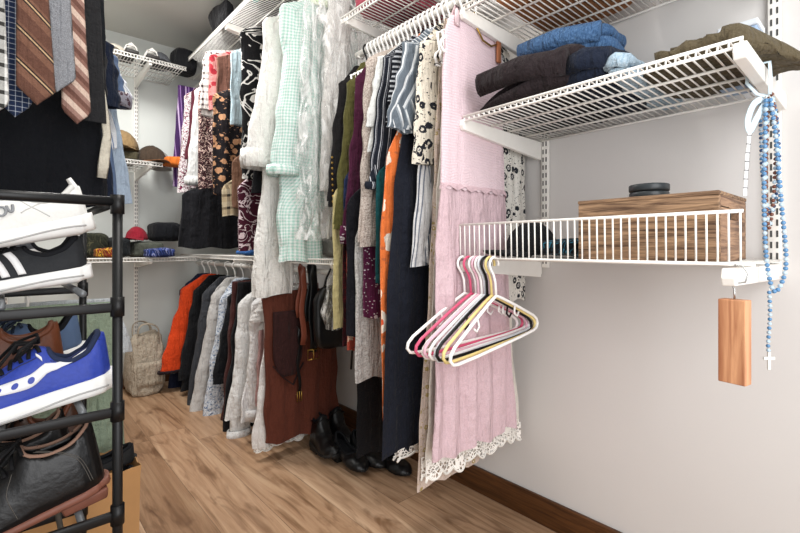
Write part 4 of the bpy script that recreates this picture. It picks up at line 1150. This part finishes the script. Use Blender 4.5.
lump('blanket', 'charcoal folded blanket at the far end of the long high shelf', 'blanket', plain('35333a'), 1.15, 2.95, zt1, (0.36, 0.6, 0.11), 91, layers=3)
# ------------------------------------------------------------------ on the floor
CANV = speckle('b5a896', 'a69987', 'c0b4a2', 120, 0.9)
X_, Z_ = xz(146, 388, 3.22)
tb = thing('tote_bag', 'beige canvas tote bag slumped on the floor against the back wall', 'bag', (X_, 3.24, 0.001), 0.1)
b = blob((0.21, 0.2, 0.39), 95, 0.032, 8, 0.3, 0.35, n=70, rows=40)
b.v = [(x * (1 - 0.12 * z / 0.4), y * (1 - 0.45 * max(0, z - 0.1) / 0.3), z) for x, y, z in b.v]
obj('body', b, CANV, tb)
for s_ in (-1, 1):
    obj('handle', MB().tube(smooth_path([(-0.06, s_ * 0.045, 0.36), (-0.05, s_ * 0.06, 0.43), (0.0, s_ * 0.07, 0.445), (0.05, s_ * 0.075, 0.41), (0.06, s_ * 0.07, 0.34)], 20), 0.011, 8, flat=0.3), CANV, tb)
obj('front_pocket', MB().grid([[(-0.08 + 0.16 * k / 8, -0.108 + 0.002 * math.sin(k), 0.06 + 0.15 * j / 6) for k in range(9)] for j in range(7)]), CANV, tb, solid_t=0.012)
# ------------------------------------------------------------------ shoes
def tab(T, s): return lerp_tab(T, s)[0]
HT_SNK = [(0, .078), (.05, .085), (.12, .068), (.2, .060), (.27, .066), (.33, .082), (.42, .072), (.55, .055), (.7, .043), (.85, .036), (.95, .026), (1, .012)]
W_SNK = [(0, .004), (.015, .016), (.05, .026), (.12, .033), (.3, .034), (.5, .040), (.7, .047), (.84, .043), (.93, .031), (.98, .016), (1, .004)]
def shoe(name, label, loc, rz, tilt, L=0.29, ht=HT_SNK, wt=W_SNK, sole_h=0.034, toe_h=0.02, spring=0.02, mats=None, opening=(0.035, 0.30),
         group=None, cat='shoe', lace=True, extra=None, margin=0.005, heel_block=None, roll=0.0, collar_r=0.0055, groove=None):
    upm, solem, linm, lacem = mats
    t = thing(name, label, cat, loc, 0, group)
    t.rotation_euler = (roll, tilt, rz)
    zs = lambda s: spring * max(0, (s - 0.62) / 0.38) ** 2
    zt = lambda s: zs(s) + sole_h + (toe_h - sole_h) * min(1, s / 0.75)
    def surf(s, a, off=0.0):
        w = tab(wt, s) + off; h = tab(ht, s) + off
        ca, sa = math.cos(a), math.sin(a)
        y = w * math.copysign(abs(ca) ** 0.75, ca) * (1 - 0.22 * max(0, sa) ** 2)
        return Vector((L * s, y, zt(s) - 0.006 + h * max(0, sa) ** 0.8))
    ns, na = 64, 24
    S = [0.5 - 0.5 * math.cos(PI * (i / ns) ** 0.95) for i in range(ns + 1)]
    m = MB(); m.grid([[surf(s, PI * k / na) for k in range(na + 1)] for s in S])
    if opening:
        lo, hi = opening; f2 = []
        for idx, f in enumerate(m.f):
            i, k = divmod(idx, na)
            s = (S[i] + S[i + 1]) / 2
            half = math.sqrt(max(0, 1 - ((s - (lo + hi) / 2) / ((hi - lo) / 2)) ** 2)) if lo < s < hi else 0
            if half > 0 and abs((k + 0.5) / na - 0.5) < 0.25 * half ** 0.5: continue
            f2.append(f)
        m.f = f2
    up = obj('upper', m, upm, t, solid_t=0.004)
    if opening:
        rim = []
        for q in range(40):
            a = 2 * PI * q / 40
            s = (lo + hi) / 2 + (hi - lo) / 2 * math.cos(a)
            rim.append(surf(min(max(s, 0.01), 1), PI * (0.5 + 0.25 * math.copysign(abs(math.sin(a)) ** 0.5, math.sin(a)) * 0.98)))
        obj('collar', MB().tube(rim, collar_r, 8, closed=True), linm, t)
        ins = [[(L * (lo + 0.005 + (hi - lo) * 1.4 * i / 10), (k / 6 - 0.5) * 1.5 * tab(wt, lo + (hi - lo) * 1.4 * i / 10), zt(0.1) + 0.012) for k in range(7)] for i in range(11)]
        obj('insole', MB().grid(ins), linm, t)
    P = []
    for s, e in [(0.0, 0), *[(x, 1) for x in S[1:-1]], (1.0, 0)]:
        w = (tab(wt, s) + margin) * (1 if e else 0.35)
        x = L * s + (-0.009 if s < 0.02 else 0) + (0.005 if s > 0.98 else 0)
        b0, t0 = zs(s) * 1.0 + (0.006 * (1 - s / 0.06) if s < 0.06 else 0), zt(s) + 0.004
        P.append([(x, -w * 0.9, b0), (x, -w * 1.04, b0 + (t0 - b0) * 0.3), (x, -w, b0 + (t0 - b0) * 0.8), (x, -w * 0.92, t0), (x, w * 0.92, t0), (x, w, b0 + (t0 - b0) * 0.8), (x, w * 1.04, b0 + (t0 - b0) * 0.3), (x, w * 0.9, b0)])
    sm = MB().grid(P, True)
    sm.f.append(tuple(range(8))); sm.f.append(tuple(len(P) * 8 - 8 + k for k in range(7, -1, -1)))
    so_ = obj('sole', sm, solem, t, sub=1)
    if groove:
        for sd_ in (-1, 1):
            obj('sole_line', MB().tube([(L * s, sd_ * (tab(wt, s) + margin) * 1.03, zs(s) + (zt(s) - zs(s)) * (0.42 + 0.1 * math.sin(s * 9))) for s in [0.03 + 0.94 * k / 40 for k in range(41)]], 0.0016, 6), groove, so_)
    if heel_block:
        obj('heel', MB().box((0.036, 0, -heel_block / 2 + 0.004), (0.066, 0.058, heel_block), taper=1.12), solem, t, bevel=0.004)
    if lace:
        l = MB()
        for i in range(6):
            s = 0.34 + 0.045 * i
            l.tube([surf(s + 0.01 * (1 - k / 4 if i % 2 else k / 4), PI * (0.34 + 0.32 * k / 8), 0.0035) for k in range(9)], 0.0032, 6)
        obj('laces', l, lacem, t)
        kn = surf(0.335, PI / 2, 0.008)
        b = MB()
        for sy in (-1, 1):
            b.tube([kn, kn + Vector((0.0, sy * 0.02, 0.012)), kn + Vector((0.025, sy * 0.045, 0.002)), kn + Vector((0.035, sy * 0.035, -0.016)), kn + Vector((0.01, sy * 0.012, 0.0))], 0.0028, 6)
            b.tube([kn, kn + Vector((0.03, sy * 0.015, 0.006)), kn + Vector((0.055, sy * 0.033, -0.02))], 0.0028, 6)
        obj('lace_bow', b, lacem, t)
    if extra: extra(t, (lambda s, a, off=0.0: surf(s, PI - a, off)), zt)
    return t
def strip_on(surf, pts, w, r=0.0012, off=0.0025):
    """a flat band lying on the upper, through (s, a) points"""
    P = []
    for i, (s, a) in enumerate(pts):
        p = surf(s, a, off)
        ww = w[i] if isinstance(w, (list, tuple)) else w
        da = ww / max(0.02, 0.06)
        P.append([surf(s, a - da * 0.5, off), p, surf(s, a + da * 0.5, off)])
    return MB().grid(P)
def interp(ctrl, n=24):
    return [(p.x, p.y) for p in smooth_path([(a, b, 0) for a, b in ctrl], n)]

# rack on the left: four posts, side bars and sloping tier rods
RKX1, RKX0, RKY0, RKY1 = 0.157, -0.155, 0.935, 1.385
TOP = H + 0.083
TIERS = [H - 0.10, H - 0.287, H - 0.472, H - 0.657, 0.085]
rk = thing('shoe_rack', 'black metal tube shoe rack standing on the left', 'shoe rack', ((RKX0 + RKX1) / 2, (RKY0 + RKY1) / 2, 0))
cxk, cyk = rk.location.x, rk.location.y
xs, ys = (RKX1 - RKX0) / 2, (RKY1 - RKY0) / 2
for sx in (-1, 1):
    for sy in (-1, 1):
        p = obj('post', MB().tube([(sx * xs, sy * ys, 0.002), (sx * xs, sy * ys, TOP)], 0.0082, 12), BLACK_METAL, rk)
        for z in [TOP] + TIERS:
            obj('connector', MB().tube([(sx * xs, sy * ys, z - 0.022), (sx * xs, sy * ys, z + 0.012)], 0.0112, 12), BLACK_PL, p)
for sy in (-1, 1):
    obj('side_bar', MB().tube([(-xs, sy * ys, TOP), (xs, sy * ys, TOP)], 0.0085, 12), BLACK_METAL, rk)
    for z in TIERS:
        obj('side_bar', MB().box((0, sy * ys, z - 0.006), (2 * xs - 0.012, 0.010, 0.017)), BLACK_PL, rk, bevel=0.003)
for sx in (-1, 1):
    obj('top_rail', MB().tube([(sx * xs, -ys, TOP), (sx * xs, ys, TOP)], 0.0085, 12), BLACK_METAL, rk)
for z, dzs in zip(TIERS, ((-.006, .007, .021), (-.023, -.01, .004), (-.048, -.028, -.008), (-.03, -.015, 0), (-.03, -.015, 0))):
    for x_, dz in zip((-0.10, 0.0, 0.105), dzs):
        obj('tier_rod', MB().tube([(x_, -ys, z + dz), (x_, ys, z + dz)], 0.006, 10), solid('grey_steel_tube', '6a6d70', 0.4, 0.5, 0.4), rk)

GS = 'shoes on the rack'
TL = 0.13
def on_rack(tier, x, lift=0.0):
    z = TIERS[tier] + 0.0
    return z
WHT_UP = solid('white_knit', 'dfdfdc', 0.75, 0.25, var=0.06, bump=0.12, sc=160)
GREY_M = solid('logo_grey', '8d9094', 0.6)
def on_extra(t, surf, zt):
    # small running mark on the heel quarter: a ring and an open arch
    m = MB(); c = (0.375, 0.5)
    m.tube([surf(c[0] + 0.04 + 0.022 * math.cos(a), PI * 1 - c[1] + 0.13 * math.sin(a), 0.0035) for a in [0.3 + 5.4 * k / 14 for k in range(15)]], 0.0022, 6)
    m.tube([surf(c[0] - 0.004 + 0.014 * math.cos(a), PI - c[1] - 0.12 + 0.20 * math.sin(a), 0.0035) for a in [PI * k / 10 for k in range(11)]], 0.0022, 6)
    obj('logo', m, GREY_M, t)
    for ctrl in ([(.03, PI - .5), (.2, PI - .75), (.33, PI - .35)], [(.2, PI - .2), (.33, PI - .8), (.48, PI - .9), (.6, PI - .5)], [(.5, PI - .2), (.62, PI - .7), (.75, PI - .9)]):
        obj('seam_line', MB().tube([surf(s, a, 0.0015) for s, a in interp(ctrl)], 0.0013, 6), solid('pale_grey_seam', 'bdbdbb', 0.7), t)
    tp = [surf(0.008, PI / 2, 0.0)]
    obj('heel_tab', MB().tube([surf(0.03, PI / 2) + Vector((0.006, 0, -0.03)), surf(0.03, PI / 2) + Vector((-0.002, 0, -0.004)), surf(0.03, PI / 2) + Vector((0.004, 0, 0.014))], [0.016, 0.015, 0.011], 10, flat=0.4, up=(1, 0, 0)), WHT_UP, t)
def adi_extra(t, surf, zt):
    for k in range(3):
        s0 = 0.36 + 0.075 * k
        ctrl = [(s0 - 0.03, PI - 0.12), (s0 - 0.005, PI - 0.55), (s0 + 0.025, PI - 1.0)]
        P = []
        for s, a in interp(ctrl, 12):
            P.append([surf(s - 0.019, a, 0.0035), surf(s, a, 0.0042), surf(s + 0.019, a, 0.0035)])
        obj('stripe', MB().grid(P), solid('white_stripe', 'e6e6e6', 0.5), t, solid_t=0.001)
def sau_extra(t, surf, zt):
    # swoosh with three dots
    up = interp([(.10, PI - .95), (.25, PI - .80), (.40, PI - .55), (.55, PI - .72), (.68, PI - .85), (.78, PI - .62)], 30)
    lo = interp([(.10, PI - .90), (.25, PI - .60), (.40, PI - .26), (.55, PI - .40), (.66, PI - .62), (.78, PI - .60)], 30)
    P = [[surf(a[0] + (b[0] - a[0]) * k / 4, a[1] + (b[1] - a[1]) * k / 4, 0.0035) for k in range(5)] for a, b in zip(up, lo)]
    wm = solid('white_overlay', 'dedfe2', 0.5)
    sw = obj('swoosh', MB().grid(P), wm, t, solid_t=0.001)
    bm_ = solid('logo_blue', '2b3f9c', 0.5)
    for s0, a0 in ((.40, PI - .40), (.475, PI - .44), (.55, PI - .54)):
        d = MB(); cpt = surf(s0, a0, 0.0048)
        ring = [surf(s0 + 0.017 * math.cos(q * PI / 8), a0 + 0.075 * math.sin(q * PI / 8), 0.0048) for q in range(16)]
        d.add([cpt] + ring, [(0, i + 1, (i + 1) % 16 + 1) for i in range(16)])
        obj('dot', d, bm_, sw)
    for ctrl in ([(.03, PI - .9), (.16, PI - 1.0), (.3, PI - .8)], [(.36, PI - .95), (.45, PI - 1.0), (.6, PI - 1.0)]):
        obj('seam_line', MB().tube([surf(s, a, 0.0015) for s, a in interp(ctrl)], 0.0013, 6), solid('dark_navy_seam', '1a2354', 0.6), t)
    tabm = strip_on(surf, interp([(.335, PI - .78), (.36, PI - 1.05)], 6), 0.008, off=0.004)
    obj('eyelet_mark', tabm, wm, t, solid_t=0.001)
def place(x, y, z): return (x, y, z)
BLK_KNIT = solid('black_knit', '26282b', 0.75, 0.25, var=0.15, bump=0.15, sc=160)
GRV = solid('sole_groove_grey', 'a9a9a8', 0.7)
DARKLIN = solid('dark_lining', '1b1c1f', 0.9, 0.1)
tz = lambda tier: TIERS[tier] + 0.036
shoe('running_shoe', 'black running shoe with three white stripes on the second tier', (0.128, 1.055, tz(0)), PI, TL, mats=(BLK_KNIT, RUBBER_W, DARKLIN, LACE_BLK), extra=adi_extra, groove=GRV, group=GS, sole_h=0.03,
     ht=[(0, .062), (.05, .066), (.12, .054), (.2, .048), (.27, .052), (.33, .058), (.42, .054), (.55, .046), (.7, .040), (.85, .034), (.95, .026), (1, .012)])
shoe('running_shoe', 'white running shoe with a grey mark on its side, stacked on the striped black one', (0.132, 1.045, tz(0) + 0.093), PI, 0.22, mats=(WHT_UP, RUBBER_W, solid('white_lining', 'c9c9c6', 0.9), plain('d8d8d5')), extra=on_extra, groove=GRV, group=GS, lace=False, ht=[(0, .060), (.05, .066), (.12, .058), (.2, .054), (.27, .058), (.33, .07), (.42, .068), (.55, .055), (.7, .043), (.85, .036), (.95, .026), (1, .012)], sole_h=0.036, margin=0.007)
SEC = solid('grey_white_shoe', 'a3a5a8', 0.7, 0.2)
shoe('running_shoe', 'grey and white striped shoe behind the black running shoe', (0.147, 1.25, tz(0) - 0.002), PI, TL, mats=(stripes(((0, 'd8d8d8'), (0.5, '4b4d52')), 0.03, 'v'), RUBBER_W, DARKLIN, plain('d0d0d0')), group=GS, sole_h=0.026)
BLUE_UP = solid('royal_blue_mesh', '293f9e', 0.55, 0.35, var=0.18, bump=0.15, sc=140)
shoe('running_shoe', 'royal blue running shoe with a white swoosh and three dots', (0.16, 1.005, tz(1) - 0.017), PI, TL, L=0.285, mats=(BLUE_UP, RUBBER_W, solid('navy_lining', '1c2744', 0.9), LACE_BLK), extra=sau_extra, groove=GRV, group=GS, sole_h=0.037, toe_h=0.026, margin=0.009)
shoe('leather_shoe', 'brown leather shoe behind the royal blue running shoe', (0.10, 1.13, tz(1) - 0.006), PI, TL, mats=(BROWN_LEATHER, solid('brown_sole', '4a3021', 0.6), BROWN_LEATHER, plain('6b3b22')), group=GS, sole_h=0.02, toe_h=0.012,
     ht=[(0, .095), (.1, .1), (.25, .10), (.33, .105), (.42, .09), (.55, .066), (.7, .05), (.85, .044), (.95, .034), (1, .014)])
shoe('running_shoe', 'slate blue shoe farthest back on the third tier', (0.145, 1.27, tz(1) - 0.004), PI, TL, mats=(solid('slate_blue_knit', '4b607f', 0.8), RUBBER_W, DARKLIN, plain('2b3648')), group=GS)
HT_BOOT = [(0, .118), (.05, .128), (.15, .124), (.28, .122), (.34, .118), (.42, .092), (.55, .068), (.7, .052), (.85, .046), (.95, .036), (1, .014)]
W_BOOT = [(0, .005), (.015, .018), (.05, .029), (.12, .035), (.3, .037), (.5, .041), (.7, .046), (.84, .043), (.93, .032), (.98, .017), (1, .005)]
def boot_extra(t, surf, zt):
    wmx = solid('pale_stitching', '4f4b46', 0.7)
    for d in (0.0, 0.012):
        obj('stitching', MB().tube([surf(s, a, 0.0022) for s, a in interp([(.06 + d, PI - .1), (.10 + d, PI - .5), (.20 + d, PI - .8), (.28 + d, PI - 1.0)])], 0.0007, 5), wmx, t)
    obj('stitching', MB().tube([surf(s, a, 0.0022) for s, a in interp([(.42, PI - .12), (.44, PI - .6), (.40, PI - 1.0)])], 0.0007, 5), wmx, t)
    obj('pull_tab', MB().tube([surf(0.02, PI / 2) + Vector((0.0, 0, -0.015)), surf(0.02, PI / 2) + Vector((-0.010, 0, 0.004)), surf(0.02, PI / 2) + Vector((0.003, 0, 0.006)), surf(0.02, PI / 2) + Vector((0.006, 0, -0.008))], 0.007, 8, flat=0.3, up=(1, 0, 0)), BLACK_LEATHER, t)
TAN_LIN = solid('tan_lining', '8d6f5f', 0.8)
shoe('boot', 'black leather lace up boot with reddish brown sole on the fourth tier', (0.15, 1.01, tz(2) - 0.012), PI, 0.19, L=0.30, ht=HT_BOOT, wt=W_BOOT, sole_h=0.016, toe_h=0.012, heel_block=0.020, mats=(BLACK_LEATHER, solid('red_brown_sole', '7d4d3d', 0.55, var=0.25), TAN_LIN, LACE_BLK), extra=boot_extra, group=GS, opening=(0.02, 0.34), collar_r=0.0032)
shoe('boot', 'second black leather boot behind the first on the fourth tier', (0.12, 1.13, tz(2) - 0.026), PI, 0.19, L=0.30, ht=HT_BOOT, wt=W_BOOT, sole_h=0.026, toe_h=0.014, mats=(BLACK_LEATHER, solid('red_brown_sole', '7d4d3d', 0.55, var=0.25), TAN_LIN, LACE_BLK), group=GS, opening=(0.02, 0.34), collar_r=0.0032)
shoe('leather_shoe', 'dark brown shoe farthest back on the fourth tier', (0.145, 1.27, tz(2) - 0.004), PI, 0.16, mats=(solid('dark_brown_leather', '3d2418', 0.45), solid('brown_sole', '4a3021', 0.6), BROWN_LEATHER, LACE_BLK), group=GS, sole_h=0.02, toe_h=0.012)

# paper bag with black shoes behind the rack, and a sage green garment hanging over it
PAPER = solid('kraft_paper', 'b98d5e', 0.75, 0.2, var=0.12, bump=0.1, sc=12)
pb = thing('paper_bag', 'brown kraft paper bag on the floor behind the shoe rack', 'bag', (0.165, 1.535, 0.001), 0.06)
w_, d_, h_ = 0.255, 0.17, 0.30
P = []
for z, k in ((0, 1.0), (0.1, 1.0), (0.2, 1.01), (0.27, 1.02), (h_, 1.04)):
    row = []
    for q in range(40):
        a = q / 40 * 4; e = int(a); f = a - e
        c = [(-1, -1), (1, -1), (1, 1), (-1, 1)]
        x = c[e][0] + (c[(e + 1) % 4][0] - c[e][0]) * f; y = c[e][1] + (c[(e + 1) % 4][1] - c[e][1]) * f
        row.append((x * w_ / 2 * k, y * d_ / 2 * k, z + (0.012 * noise.noise(Vector((q * .8, 3, 1))) if z == h_ else 0) + 0.0))
    P.append(row)
mb = MB().grid(P, True); mb.f.append(tuple(range(40)))
obj('paper', mb, PAPER, pb, smooth=False, solid_t=0.002)
for k, (dx, dz) in enumerate(((0.03, 0.235), (0.035, 0.29))):
    shoe('flat_shoe', ['black flat shoe lying in the paper bag under another', 'black flat shoe topmost in the paper bag'][k], (0.165 + dx + 0.10, 1.51 + 0.03 * k, dz), PI, 0.05, L=0.24,
         ht=[(0, .045), (.1, .046), (.3, .03), (.5, .03), (.7, .034), (.85, .03), (1, .01)], sole_h=0.008, toe_h=0.006, spring=0.004, opening=(0.03, 0.6), lace=False,
         mats=(solid('black_felt', '141416', 0.85), solid('black_felt', '141416', 0.85), DARKLIN, LACE_BLK), group='black flats in the paper bag', margin=0.001)
garment('trousers', 'sage green trousers hanging low beside the paper bag', 'trousers', 'garments on the left rail', plain('8b9a86'), 1.68, 116, 125, 462, H - 0.1, rx=0.06, side=1, kind='strap', right=0.1, th=0.018, amp=0.006)
garment('shirt', 'pale grey shirt tail hanging behind the shoe rack', 'shirt', 'garments on the left rail', plain('c3c8cc'), 1.80, 116, 132, 352, H - 0.1, rx=0.06, side=1, kind='strap', right=0.1, th=0.018, amp=0.006)
rod(1.62, 2.20, 0.06, H - 0.1, 'low rail on the left behind the shoe rack')

# boots and heels under the near rail
HT_TALL = [(0, .135), (.05, .14), (.15, .14), (.34, .14), (.39, .135), (.44, .095), (.5, .078), (.6, .066), (.75, .05), (.9, .04), (.97, .03), (1, .014)]
BLK_RUB = solid('black_sole', '151516', 0.6)
GB = 'black boots on the floor'
def buck(t, surf, zt):
    obj('ankle_strap', MB().tube([surf(s, a, 0.004) for s, a in interp([(.02, PI - .75), (.2, PI - .75), (.38, PI - .8), (.41, PI / 2), (.38, .8), (.2, .75), (.02, .75)])], 0.008, 8, flat=0.3), BLACK_LEATHER, t)
for x, y, lb in ((1.085, 1.68, 'black ankle boot with ankle strap nearest the brown dress'), (1.19, 1.72, 'black ankle boot with ankle strap against the right wall')):
    shoe('boot', lb, (x - 0.0, y + 0.12, 0.028), -1.68, 0, L=0.215, ht=HT_TALL, wt=W_BOOT, sole_h=0.02, toe_h=0.014, spring=0.01, mats=(BLACK_LEATHER, BLK_RUB, DARKLIN, LACE_BLK), opening=(0.02, 0.37), lace=False, extra=buck, group=GB, cat='boot', heel_block=0.03)
HT_PUMP = [(0, .055), (.1, .055), (.25, .035), (.4, .03), (.6, .03), (.75, .034), (.9, .03), (1, .01)]
for x, y, lb, hb_ in ((1.11, 1.57, 'black heeled shoe under the black trousers', 0.06), (1.19, 1.55, 'black heeled shoe right beside the one under the trousers', 0.05), (1.24, 1.45, 'low black shoe in the shadow under the long navy dress', 0.02)):
    shoe('heeled_shoe', lb, (x, y + 0.1, hb_), -1.6, hb_ * 3.2, L=0.225, ht=HT_PUMP, sole_h=0.008, toe_h=0.006, spring=0.0, opening=(0.03, 0.6), lace=False, mats=(BLACK_LEATHER, BLK_RUB, DARKLIN, LACE_BLK), heel_block=hb_, group='black heels on the floor', margin=0.001)
